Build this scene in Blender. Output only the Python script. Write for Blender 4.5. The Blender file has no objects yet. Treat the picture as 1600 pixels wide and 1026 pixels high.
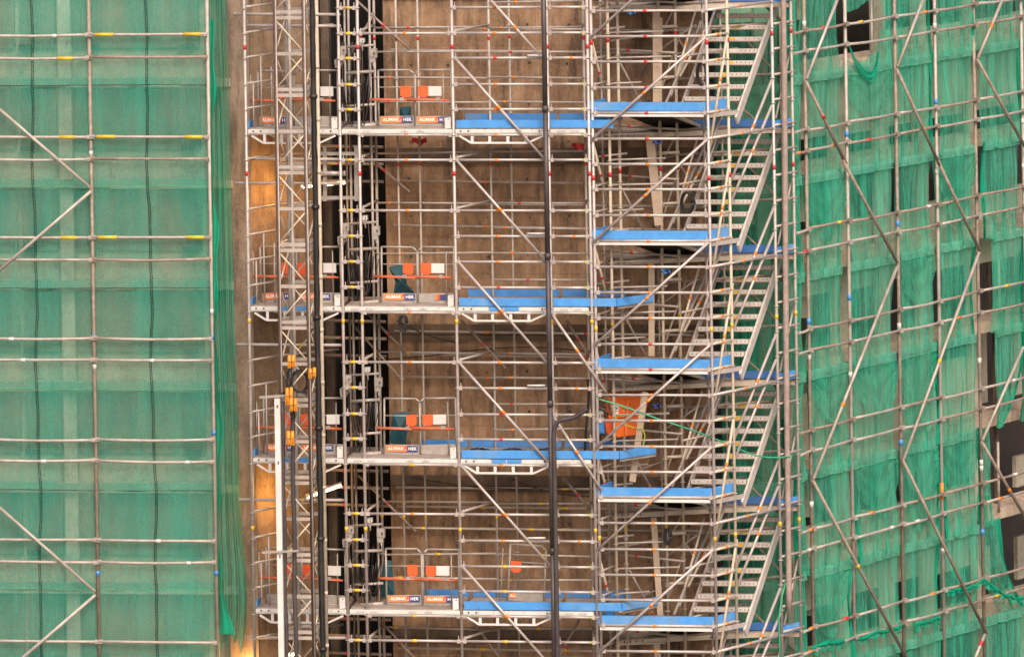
import bpy, math, random
from mathutils import Vector as V, Matrix
random.seed(7)
sc = bpy.context.scene
COL = sc.collection
R = math.radians
# ------------------------------------------------------------------ view geometry
TH = 0.0165
CT, ST = math.cos(TH), math.sin(TH)
EYE = 14.13          # metres from the picture centre up to eye level (at Y = 0)
DIST = 100.0
ZC = 30.0 + EYE
def P(px, py, pl):
    """photograph position -> point on the plane Y = Y0 + m X"""
    u, v = (px-800)/100, (py-513)/100
    r, d = u*CT - v*ST, u*ST + v*CT + EYE
    y0, m = pl if isinstance(pl, tuple) else (pl, 0)
    X = r*(1+y0/DIST)/(1-r*m/DIST)
    Y = y0 + m*X
    return V((X, Y, ZC - d*(1+Y/DIST)))
FP, RP, WP, GP, MP = (0, -.14), (1.05, -.14), (2.0, -.14), (.35, -.14), (-.9, -.14)
LP, LN, LF = (0, -.13), (.08, -.13), (1.0, -.13)
RS, RN, RF = (-4.62, 1.33), (-4.50, 1.33), (-3.3, 1.33)
_g = P(1111.5, 500, FP)
SP = (_g.y - 1.2*_g.x, 1.2)
E1 = V((1, -.14, 0)).normalized(); ZZ = V((0, 0, 1)); EIN = V((.14, 1, 0)).normalized()
ROTF = math.atan(-.14)

# ------------------------------------------------------------------ materials
def newmat(name):
    m = bpy.data.materials.new(name); m.use_nodes = True
    nt = m.node_tree; nt.nodes.clear()
    out = nt.nodes.new('ShaderNodeOutputMaterial')
    return m, nt, out
def N(nt, t, **kw):
    n = nt.nodes.new(t)
    for k, v in kw.items():
        if k in n.inputs.keys(): n.inputs[k].default_value = v
        else: setattr(n, k, v)
    return n
def coords(nt, scale=(1, 1, 1), kind='Object', loc=(0, 0, 0)):
    tc = N(nt, 'ShaderNodeTexCoord'); mp = N(nt, 'ShaderNodeMapping')
    mp.inputs['Scale'].default_value = scale; mp.inputs['Location'].default_value = loc
    nt.links.new(tc.outputs[kind], mp.inputs['Vector']); return mp.outputs['Vector']
def world_coords(nt, scale=(1, 1, 1)):
    g = N(nt, 'ShaderNodeNewGeometry'); mp = N(nt, 'ShaderNodeMapping')
    mp.inputs['Scale'].default_value = scale
    nt.links.new(g.outputs['Position'], mp.inputs['Vector']); return mp.outputs['Vector']
def noise(nt, vec, scale, detail=4, rough=.55):
    n = N(nt, 'ShaderNodeTexNoise'); n.inputs['Scale'].default_value = scale
    n.inputs['Detail'].default_value = detail; n.inputs['Roughness'].default_value = rough
    nt.links.new(vec, n.inputs['Vector']); return n.outputs['Fac']
def ramp(nt, fac, stops):
    r = N(nt, 'ShaderNodeValToRGB'); e = r.color_ramp.elements
    while len(e) < len(stops): e.new(.5)
    for el, (p, c) in zip(e, stops):
        el.position = p; el.color = (*c, 1) if len(c) == 3 else c
    nt.links.new(fac, r.inputs['Fac']); return r.outputs['Color']
def mixc(nt, fac, a, b, mode='MIX'):
    n = N(nt, 'ShaderNodeMix'); n.data_type = 'RGBA'; n.blend_type = mode
    if isinstance(fac, (int, float)): n.inputs[0].default_value = fac
    else: nt.links.new(fac, n.inputs[0])
    for i, c in ((6, a), (7, b)):
        if isinstance(c, tuple): n.inputs[i].default_value = (*c, 1)
        else: nt.links.new(c, n.inputs[i])
    return n.outputs[2]
def maprange(nt, v, a, b, c, d):
    n = N(nt, 'ShaderNodeMapRange')
    n.inputs[1].default_value = a; n.inputs[2].default_value = b; n.inputs[3].default_value = c; n.inputs[4].default_value = d
    nt.links.new(v, n.inputs[0]); return n.outputs[0]
def principled(nt, out, col, rough=.6, metal=0., bump=None, bstr=.3):
    b = N(nt, 'ShaderNodeBsdfPrincipled')
    if isinstance(col, tuple): b.inputs['Base Color'].default_value = (*col, 1)
    else: nt.links.new(col, b.inputs['Base Color'])
    b.inputs['Roughness'].default_value = rough; b.inputs['Metallic'].default_value = metal
    if bump is not None:
        bn = N(nt, 'ShaderNodeBump'); bn.inputs['Strength'].default_value = bstr; bn.inputs['Distance'].default_value = .02
        nt.links.new(bump, bn.inputs['Height']); nt.links.new(bn.outputs[0], b.inputs['Normal'])
    nt.links.new(b.outputs[0], out.inputs['Surface']); return b
def paint(name, c, var=.25, scale=9, rough=.55, metal=0., dirt=(.09, .065, .05), dirtamt=.35):
    m, nt, out = newmat(name)
    w = world_coords(nt)
    n1 = noise(nt, w, scale, 5, .65); n2 = noise(nt, w, scale*.23, 3)
    lo = tuple(x*(1-var) for x in c); hi = tuple(min(1, x*(1+var*.6)) for x in c)
    col = ramp(nt, n1, [(.3, lo), (.7, hi)])
    f = maprange(nt, n2, .52, .75, 0, dirtamt)
    col = mixc(nt, f, col, dirt)
    principled(nt, out, col, rough, metal, n1, .15)
    return m
M = {}
M['galv'] = paint('galvanised tube', (.47, .395, .365), .24, 7, .42, .25, (.28, .22, .18), .4)
M['galv2'] = paint('weathered tube', (.41, .345, .30), .25, 7, .5, .15, (.17, .12, .09), .5)
M['beige'] = paint('dusty cream tube', (.54, .44, .335), .2, 7, .55, .05, (.3, .22, .15), .4)
M['rust'] = paint('rusty brown tube', (.30, .225, .18), .35, 11, .6, .1, (.12, .075, .05), .6)
M['darktube'] = paint('dark coated pipe', (.060, .045, .045), .35, 6, .5, .1, (.10, .075, .06), .3)
M['mast'] = paint('worn mast steel', (.105, .066, .05), .4, 9, .45, .2, (.07, .045, .03), .5)
M['alu'] = paint('dusty aluminium', (.53, .465, .42), .15, 7, .5, .1, (.34, .27, .21), .35)
M['black'] = paint('black rubber', (.012, .010, .010), .3, 9, .5)
M['white'] = paint('chalky white paint', (.60, .56, .53), .1, 7, .5, 0, (.35, .28, .22), .25)
M['grey'] = paint('grey steel', (.34, .295, .26), .25, 7, .5, .2, (.18, .14, .11), .35)
M['blue'] = paint('blue toe board paint', (.06, .25, .58), .2, 6, .55, 0, (.22, .30, .38), .65)
M['blue_shaded'] = paint('shade-toned blue toe board paint', (.045, .185, .46), .2, 6, .6, 0, (.14, .17, .21), .6)  # shade on the rear hoist boards, put into a darker blue
M['blue_deep_shade'] = paint('deep shade blue toe board paint', (.035, .14, .40), .15, 5, .55, 0, (.05, .08, .12), .4)  # recess shade on the rear stair board, put into the blue
M['deck'] = paint('dusty deck plank', (.30, .25, .215), .25, 6, .7, 0, (.12, .09, .07), .5)
M['darkdeck'] = paint('dark ribbed deck', (.035, .028, .025), .3, 8, .6)  # shade on the ribbed deck, put into a near-black colour
M['orange'] = paint('orange safety paint', (.78, .10, .02), .12, 6, .45, 0, (.4, .1, .04), .3)
M['hop'] = paint('orange hopper paint', (.88, .17, .018), .15, 3, .5, 0, (.35, .10, .04), .45)
M['orangebar'] = paint('worn orange bar', (.58, .13, .055), .3, 14, .55, 0, (.3, .17, .12), .5)
M['cable_orange'] = paint('amber clamp plastic', (.75, .26, .015), .15, 9, .4)
M['signorange'] = paint('sign orange', (.80, .20, .05), .08, 9, .45)
M['signblue'] = paint('sign navy', (.03, .045, .17), .08, 9, .45)
M['signred'] = paint('sign red', (.52, .05, .03), .08, 9, .45)
M['letter'] = paint('sign lettering', (.82, .78, .74), .05, 9, .5)
M['print'] = paint('black print', (.03, .03, .035), .05, 9, .5)
M['tred'] = paint('red tape', (.52, .03, .03), .12, 9, .4)
M['torange'] = paint('orange tape', (.72, .20, .02), .15, 9, .4)
M['tyel'] = paint('yellow tape', (.66, .40, .03), .12, 9, .4)
M['tgreen'] = paint('lime tape', (.42, .55, .05), .15, 9, .4)
M['tblue'] = paint('blue tape', (.06, .24, .62), .15, 9, .4)
M['teal'] = paint('teal tarpaulin', (.010, .065, .085), .35, 6, .7)
M['wood'] = paint('raw plank', (.46, .34, .25), .2, 6, .7, 0, (.24, .16, .11), .5)
M['hosegreen'] = paint('green hose', (.03, .33, .17), .2, 9, .5)
M['bluebox'] = paint('blue casing', (.035, .17, .42), .12, 6, .45, 0, (.05, .08, .12), .4)
M['bamboo'] = paint('bark brown pole', (.32, .235, .205), .3, 9, .7, 0, (.14, .095, .08), .5)
M['slot'] = paint('dark slot', (.03, .026, .024), .1)

def concrete(name, lo, mid, hi, sx=5, seed=0, stain_shade=.75, joints=True):
    m, nt, out = newmat(name)
    w = world_coords(nt, (1, 1, 1))
    mp = N(nt, 'ShaderNodeMapping'); mp.inputs['Scale'].default_value = (sx, sx*.3, .95); mp.inputs['Location'].default_value = (seed, 0, seed)
    nt.links.new(w, mp.inputs['Vector'])
    streak = noise(nt, mp.outputs[0], 1.2, 6, .62)
    blot = noise(nt, w, 2.3, 7, .68); fine = noise(nt, w, 24, 4, .75)
    col = ramp(nt, streak, [(.30, lo), (.5, mid), (.72, hi)])
    col = mixc(nt, maprange(nt, blot, .44, .62, 0, .75), col, tuple(x*.45 for x in mid))
    col = mixc(nt, maprange(nt, fine, .38, .66, 0, .6), col, tuple(min(1, x*1.25) for x in mid))
    # dark seep stains running down
    mp2 = N(nt, 'ShaderNodeMapping'); mp2.inputs['Scale'].default_value = (2.4, .8, .42); mp2.inputs['Location'].default_value = (seed+3, 5, 1)
    nt.links.new(w, mp2.inputs['Vector'])
    st = noise(nt, mp2.outputs[0], 1.7, 5, .7)
    col = mixc(nt, maprange(nt, st, .50, .66, 0, stain_shade), col, (.045, .028, .02))
    # rust freckles
    fr = noise(nt, w, 7, 3, .75)
    col = mixc(nt, maprange(nt, fr, .62, .75, 0, .6), col, (.20, .075, .03))
    if joints:
        sp = N(nt, 'ShaderNodeSeparateXYZ'); nt.links.new(w, sp.inputs[0])
        def lines(sock, period, width, off):
            a = N(nt, 'ShaderNodeMath', operation='ADD'); a.inputs[1].default_value = off+100; nt.links.new(sock, a.inputs[0])
            b = N(nt, 'ShaderNodeMath', operation='MODULO'); b.inputs[1].default_value = period; nt.links.new(a.outputs[0], b.inputs[0])
            c = N(nt, 'ShaderNodeMath', operation='LESS_THAN'); c.inputs[1].default_value = width; nt.links.new(b.outputs[0], c.inputs[0])
            return c.outputs[0]
        l1 = lines(sp.outputs[0], 1.83, .010, .2); l2 = lines(sp.outputs[2], 1.21, .012, .1)
        mx = N(nt, 'ShaderNodeMath', operation='MAXIMUM'); nt.links.new(l1, mx.inputs[0]); nt.links.new(l2, mx.inputs[1])
        m2 = N(nt, 'ShaderNodeMath', operation='MULTIPLY'); m2.inputs[1].default_value = .35; nt.links.new(mx.outputs[0], m2.inputs[0])
        col = mixc(nt, m2.outputs[0], col, (.05, .033, .025))
    principled(nt, out, col, .9, 0, fine, .4)
    return m
M['wall'] = concrete('streaked brown concrete', (.115, .064, .036), (.275, .162, .092), (.47, .305, .185), 4.2, 0, .8)
M['wall_left'] = concrete('tan concrete', (.17, .115, .08), (.27, .19, .135), (.37, .27, .195), 4, 11, .6, False)
M['wall_inner'] = concrete('lamp side concrete', (.13, .080, .046), (.25, .16, .095), (.38, .26, .165), 4, 17, .8)
M['wall_shade'] = concrete('concrete with painted shade', (.004, .003, .003), (.007, .005, .004), (.012, .008, .006), 4, 4, .5, False)  # darkness of the shaft and return gap, put into the colour
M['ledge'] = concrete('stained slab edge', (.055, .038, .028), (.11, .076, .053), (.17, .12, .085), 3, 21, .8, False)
M['facade'] = concrete('beige render', (.36, .31, .225), (.47, .41, .31), (.56, .50, .39), 2, 31, .25, False)
M['facade_lt'] = concrete('pale pink render', (.44, .36, .28), (.54, .44, .34), (.60, .49, .39), 2, 37, .15, False)
M['facade_dk'] = concrete('olive window board', (.13, .12, .085), (.19, .17, .12), (.24, .22, .16), 2, 41, .4, False)
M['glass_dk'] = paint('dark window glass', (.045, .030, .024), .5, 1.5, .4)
M['stain_shade'] = concrete('stained slab edge with painted shade', (.045, .028, .019), (.09, .058, .038), (.16, .105, .068), 4, 27, .9, False)  # staining plus the shade under each landing, both put into the colour
M['slab'] = concrete('pale slab edge', (.38, .27, .19), (.52, .38, .28), (.62, .47, .36), 3, 51, .35, False)
M['ground'] = paint('ground', (.16, .14, .12), .2, .3, .9)

def netmat(name, c, amin, amax, sx, sz, seed=0, dirtc=(.20, .23, .14), trans=.3, k=1.):
    m, nt, out = newmat(name)
    w = world_coords(nt)
    mp = N(nt, 'ShaderNodeMapping'); mp.inputs['Scale'].default_value = (sx, sx*.5, sz); mp.inputs['Location'].default_value = (seed, seed, 0)
    nt.links.new(w, mp.inputs['Vector'])
    s = noise(nt, mp.outputs[0], 1, 5, .65)
    mpb = N(nt, 'ShaderNodeMapping'); mpb.inputs['Scale'].default_value = (1.6, 1.6, .55); nt.links.new(w, mpb.inputs['Vector'])
    big = noise(nt, mpb.outputs[0], 1.0, 6, .65)
    mp3 = N(nt, 'ShaderNodeMapping'); mp3.inputs['Scale'].default_value = (70, 40, 3); nt.links.new(w, mp3.inputs['Vector'])
    thread = noise(nt, mp3.outputs[0], 1, 3, .7)
    grain = noise(nt, w, 55, 2, .7)
    a = maprange(nt, s, .3, .7, amin, amax)
    a2 = maprange(nt, thread, .3, .7, -.10*k, .10*k); a3 = maprange(nt, grain, .3, .7, -.08*k, .08*k)
    ad = N(nt, 'ShaderNodeMath', operation='ADD'); nt.links.new(a, ad.inputs[0]); nt.links.new(a2, ad.inputs[1])
    ad2 = N(nt, 'ShaderNodeMath', operation='ADD'); ad2.use_clamp = True; nt.links.new(ad.outputs[0], ad2.inputs[0]); nt.links.new(a3, ad2.inputs[1])
    col = ramp(nt, s, [(.3, tuple(x*(1-.15*k) for x in c)), (.7, tuple(x*(1+.12*k) for x in c))])
    col = mixc(nt, maprange(nt, big, .42, .66, 0, .65), col, dirtc)
    d = N(nt, 'ShaderNodeBsdfDiffuse'); t = N(nt, 'ShaderNodeBsdfTranslucent'); tr = N(nt, 'ShaderNodeBsdfTransparent')
    nt.links.new(col, d.inputs[0]); nt.links.new(col, t.inputs[0])
    x = N(nt, 'ShaderNodeMixShader'); x.inputs[0].default_value = trans
    nt.links.new(d.outputs[0], x.inputs[1]); nt.links.new(t.outputs[0], x.inputs[2])
    y = N(nt, 'ShaderNodeMixShader'); nt.links.new(ad2.outputs[0], y.inputs[0])
    nt.links.new(tr.outputs[0], y.inputs[1]); nt.links.new(x.outputs[0], y.inputs[2])
    nt.links.new(y.outputs[0], out.inputs['Surface'])
    return m
M['net'] = netmat('green debris net', (.078, .375, .275), .46, .64, 3.2, .22, 0, (.21, .33, .24), .3, .6)
M['netr'] = netmat('green folded net', (.065, .475, .315), .32, .80, 12, .34, 5, (.17, .46, .32), .4)
M['netdrape'] = netmat('sagging net layer', (.06, .44, .29), .18, .62, 12, .3, 25, (.14, .42, .29), .4)
M['netedge'] = netmat('edge strip net', (.05, .33, .22), .50, .86, 14, .3, 15, (.16, .30, .19), .35)
M['netdense'] = netmat('bunched green net', (.012, .38, .235), .72, .95, 9, .8, 9, (.02, .25, .14))
M['nethem'] = netmat('doubled net hem', (.19, .54, .41), .34, .52, 4, 1.2, 3, (.18, .38, .26), .3, .5)
M['seam'] = netmat('dark net lacing', (.02, .085, .065), .5, .9, 12, 18, 2, (.02, .05, .035))

def emit(name, c, s):
    m, nt, out = newmat(name)
    e = N(nt, 'ShaderNodeEmission'); e.inputs[0].default_value = (*c, 1); e.inputs[1].default_value = s
    nt.links.new(e.outputs[0], out.inputs['Surface']); return m
M['lamp'] = emit('lit tube lamp', (1, .72, .42), 9)

# ------------------------------------------------------------------ mesh building
class MB:
    def __init__(s): s.v = []; s.f = []; s.mi = []; s.sm = []; s.uv = None
    def add(s, verts, faces, mi=0, smooth=False):
        b = len(s.v); s.v += [V(x) for x in verts]
        for f in faces: s.f.append(tuple(b+i for i in f)); s.mi.append(mi); s.sm.append(smooth)
        return s
    def tube(s, pts, r, n=8, mi=0, cap=True):
        pts = [V(p) for p in pts]
        b = len(s.v); k = len(pts)
        ref = None
        for i, p in enumerate(pts):
            d = (pts[min(i+1, k-1)] - pts[max(i-1, 0)]).normalized()
            if ref is None: ref = d.orthogonal().normalized()
            ref = (ref - d*ref.dot(d))
            ref = ref.normalized() if ref.length > 1e-6 else d.orthogonal().normalized()
            o = d.cross(ref)
            rr = r[i] if isinstance(r, (list, tuple)) else r
            for j in range(n):
                a = 2*math.pi*j/n
                s.v.append(p + ref*math.cos(a)*rr + o*math.sin(a)*rr)
        for i in range(k-1):
            for j in range(n):
                s.f.append((b+i*n+j, b+i*n+(j+1) % n, b+(i+1)*n+(j+1) % n, b+(i+1)*n+j)); s.mi.append(mi); s.sm.append(True)
        if cap:
            s.f.append(tuple(b+j for j in range(n))[::-1]); s.mi.append(mi); s.sm.append(False)
            s.f.append(tuple(b+(k-1)*n+j for j in range(n))); s.mi.append(mi); s.sm.append(False)
        return s
    def box(s, c, ax, ay, az, mi=0):
        c = V(c); ax, ay, az = V(ax), V(ay), V(az)
        vs = [c+ax*x+ay*y+az*z for x in (-1, 1) for y in (-1, 1) for z in (-1, 1)]
        return s.add(vs, [(0, 1, 3, 2), (4, 6, 7, 5), (0, 4, 5, 1), (2, 3, 7, 6), (0, 2, 6, 4), (1, 5, 7, 3)], mi)
    def bx(s, x0, x1, y0, y1, z0, z1, mi=0):
        return s.box(((x0+x1)/2, (y0+y1)/2, (z0+z1)/2), ((x1-x0)/2, 0, 0), (0, (y1-y0)/2, 0), (0, 0, (z1-z0)/2), mi)
    def beam(s, p, q, w, h, mi=0, up=ZZ):
        p, q = V(p), V(q); d = q-p; sd = d.cross(V(up))
        sd = sd.normalized() if sd.length > 1e-6 else V((1, 0, 0))
        u = sd.cross(d).normalized()
        return s.box((p+q)/2, d/2, sd*w/2, u*h/2, mi)
    def board(s, p, q, h, t=.025, mi=0):
        p, q = V(p), V(q); d = (q-p); n = d.cross(ZZ).normalized()
        return s.box((p+q)/2+ZZ*h/2, d/2, n*t/2, ZZ*h/2, mi)
    def grid(s, fn, nu, nv, mi=0, smooth=True):
        b = len(s.v)
        for j in range(nv+1):
            for i in range(nu+1): s.v.append(V(fn(i/nu, j/nv)))
        for j in range(nv):
            for i in range(nu):
                a = b+j*(nu+1)+i
                s.f.append((a, a+1, a+nu+2, a+nu+1)); s.mi.append(mi); s.sm.append(smooth)
        return s
    def prism(s, poly, off, mi=0):
        poly = [V(p) for p in poly]; off = V(off); k = len(poly)
        fs = [tuple(range(k))[::-1], tuple(range(k, 2*k))]
        fs += [(i, (i+1) % k, k+(i+1) % k, k+i) for i in range(k)]
        return s.add(poly+[p+off for p in poly], fs, mi)
    def mesh(s, name, mats, org=None):
        me = bpy.data.meshes.new(name)
        o = V(org) if org is not None else V((0, 0, 0))
        me.from_pydata([tuple(p-o) for p in s.v], [], s.f)
        for m in mats: me.materials.append(M[m])
        me.polygons.foreach_set('material_index', s.mi)
        me.polygons.foreach_set('use_smooth', s.sm)
        me.update(); return me
    def build(s, name, mats, parent=None, local=False):
        if isinstance(mats, str): mats = [mats]
        if parent is not None:
            org = None if local else worldloc(parent)
            o = bpy.data.objects.new(name, s.mesh(name, mats, org)); o.parent = parent
        else:
            xs = [p.x for p in s.v]; ys = [p.y for p in s.v]; zs = [p.z for p in s.v]
            org = V(((min(xs)+max(xs))/2, (min(ys)+max(ys))/2, min(zs)))
            o = bpy.data.objects.new(name, s.mesh(name, mats, org)); o.location = org
        COL.objects.link(o); return o
def worldloc(o):
    l = V(o.location)
    while o.parent: o = o.parent; l += V(o.location)
    return l
def tag(o, label, cat, group=None, kind=None):
    if label: o['label'] = label
    if cat: o['category'] = cat
    if group: o['group'] = group
    if kind: o['kind'] = kind
    return o
def thing(name, loc, label, cat, group=None, rz=0):
    o = bpy.data.objects.new(name, None); o.empty_display_size = .1; COL.objects.link(o)
    o.location = loc; o.rotation_euler = (0, 0, rz)
    return tag(o, label, cat, group)
def copy_tree(o, parent=None):
    c = o.copy(); COL.objects.link(c)
    if parent is not None: c.parent = parent
    for ch in list(o.children): copy_tree(ch, c)
    return c
def attach(name, me, parent, loc=(0, 0, 0)):
    o = bpy.data.objects.new(name, me); COL.objects.link(o); o.parent = parent; o.location = loc; return o
def pole(name, p, q, parent, mat='galv', r=.0222, tapes=(), heads=False, n=8, rings=None):
    """a scaffold tube; tapes = (fraction, length, material)"""
    p, q = V(p), V(q); L = (q-p).length; d = (q-p)/L
    b = MB().tube([p, q], r, n, 0); mats = [mat]
    for t, ln, tm in tapes:
        if tm not in mats: mats.append(tm)
        c = p+d*(t*L); b.tube([c-d*ln/2, c+d*ln/2], r+.004, n, mats.index(tm))
    if heads:
        for e, sgn in ((p, 1), (q, -1)):
            b.box(e+d*sgn*.045, d*.03, ZZ*.028, d.cross(ZZ)*.026, 0)
            b.box(e+d*sgn*.05+ZZ*.05, d*.006, ZZ*.035, d.cross(ZZ)*.008, 0)
    if rings:
        for z in rings:
            t = (z-p.z)/(q.z-p.z) if abs(q.z-p.z) > .01 else 0
            if 0 < t < 1:
                c = p+(q-p)*t
                b.tube([c-ZZ*.004, c+ZZ*.004], .044, 8, 0)
                
    return b.build(name, mats, parent)
_txt = {}
def text_mesh(s, size, mat):
    k = (s, size, mat)
    if k not in _txt:
        c = bpy.data.curves.new('lettering', 'FONT'); c.body = s; c.size = size; c.align_x = 'CENTER'; c.align_y = 'CENTER'
        c.offset = size*.02; c.extrude = .001; c.space_character = 1.05
        o = bpy.data.objects.new('lettering', c); COL.objects.link(o)
        dg = bpy.context.evaluated_depsgraph_get(); me = bpy.data.meshes.new_from_object(o.evaluated_get(dg))
        bpy.data.objects.remove(o)
        me.transform(Matrix.Rotation(R(90), 4, 'X'))
        me.materials.clear(); me.materials.append(M[mat]); _txt[k] = me
    return _txt[k]

def vpost(px, pl, y0=-60, y1=1090):
    """foot and head of an upright through px at picture height 500"""
    p = P(px, 500, pl); a = P(px, y0, pl); b = P(px, y1, pl)
    return V((p.x, p.y, b.z)), V((p.x, p.y, a.z))
def at_z(px, pl, z):
    p = P(px, 500, pl); return V((p.x, p.y, z))

ORD = ['topmost', 'second', 'third', 'lowest']
# ------------------------------------------------------------------ ground, world, light, camera
g = MB(); g.add([(-3000, -3000, 0), (3000, -3000, 0), (3000, 3000, 0), (-3000, 3000, 0)], [(0, 1, 2, 3)])
tag(g.build('ground', 'ground'), None, None, None, 'structure')

# ------------------------------------------------------------------ buildings
PITCH_L = 1.585
def build_left():
    org = P(150, 1100, LF)
    t = thing('rendered_building', org, 'beige rendered flat facade with slab ledges behind the large flat green net', 'building')
    a, b = -120, 372
    def rect(px0, px1, py0, py1, pl, thick, name, mat):
        p0, p1 = at_z(px0, pl, 0), at_z(px1, pl, 0)
        z0 = P(240, py1, pl).z; z1 = P(240, py0, pl).z
        d = p1-p0; n = V((-d.y, d.x, 0)).normalized()   # into the building
        m = MB().box((p0+p1)/2+ZZ*(z0+z1)/2+n*thick/2, d/2, n*thick/2, ZZ*(z1-z0)/2)
        return m.build(name, mat, t)
    LB = (1.25, -.13)
    rect(a, b, -140, 1180, LB, .4, 'wall', 'facade')
    for k in range(8):
        y = 133 + (k-1)*158.3
        rect(a, b-6, y-9, y+3, (.86, -.13), .36, 'ledge', 'facade')
        for (u, w) in ((-110, 30), (38, 93), (121, 318)):
            rect(u, w, y+6, y+100, (1.17, -.13), .06, 'window_board', 'facade_dk')
        for (u, w) in ((150, 161), (287, 309), (36, 56)):
            rect(u, w, y+95, y+103, (1.1, -.13), .05, 'vent_cover', 'glass_dk')
    rect(97, 117, -140, 1180, (1.03, -.13), .2, 'column', 'facade_lt')
    rect(352, 396, -140, 1180, (.92, -.13), .5, 'column', 'wall_left')
build_left()

def build_core():
    org = P(800, 1100, WP)
    t = thing('concrete_core', org, 'brown board marked concrete core wall with black shaft opening behind the hoist scaffold', 'building')
    def pane(pa, pb, z0, z1, thick, name, mat):
        d = pb-pa; n = V((-d.y, d.x, 0)).normalized()
        return MB().box((pa+pb)/2+n*thick/2+ZZ*((z0+z1)/2-pa.z), d/2, n*thick/2, ZZ*(z1-z0)/2).build(name, mat, t)
    Z0, Z1 = 23.2, 36.6
    F0 = lambda px, pl: at_z(px, pl, 0)
    c0 = F0(392, (.95, -.13)); c1 = F0(506, (2.0, -.14))
    pane(c0, c1, Z0, Z1, .3, 'wall', 'wall_inner')
    w0 = F0(606, WP); w1 = F0(1109, WP)
    pane(w0, w1, Z0, Z1, .35, 'wall', 'wall')
    # shaft, its darkness put into the wall colour
    dp = EIN*3.2
    pane(c1+dp, w0+dp, Z0, Z1, .2, 'shaft_wall', 'wall_shade')
    pane(c1+EIN*.3, c1+dp, Z0, Z1, .1, 'shaft_wall', 'wall_shade')
    pane(w0+dp, w0+EIN*.36, Z0, Z1, .1, 'shaft_wall', 'wall_shade')
    pane(F0(508, (2.25, -.14)), F0(521, (2.25, -.14)), Z0, Z1, .2, 'jamb', 'ledge')
    # right return of the core
    pane(w1, w1+EIN*3+E1*.2, Z0, Z1, .2, 'wall', 'wall_shade')
    for y in (-22, 236, 511, 747, 984):  # dark bands: shade under the landings painted onto the slab edges
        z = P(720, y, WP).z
        pane(F0(606.5, (1.93, -.14)), F0(1108, (1.93, -.14)), z-.10, z+.05, .066, 'slab_edge', 'stain_shade')
        pane(F0(393, (.90, .70*1)) if False else F0(606.5, (1.95, -.14)), F0(1000, (1.95, -.14)), z-.20, z-.101, .045, 'slab_edge', 'stain_shade')
    # tie holes
    mb = MB(); rnd = random.Random(3)
    for y in range(-20, 1060, 60):
        for x in range(640, 1100, 62):
            if rnd.random() < .75:
                c = P(x+rnd.uniform(-3, 3), y+rnd.uniform(-3, 3), (1.99, -.14)); r_ = rnd.choice((.014, .018, .025))
                mb.tube([c, c+EIN*.005], r_, 6)
    mb.build('tie_hole', 'slot', t)['kind'] = 'stuff'
build_core()

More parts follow.
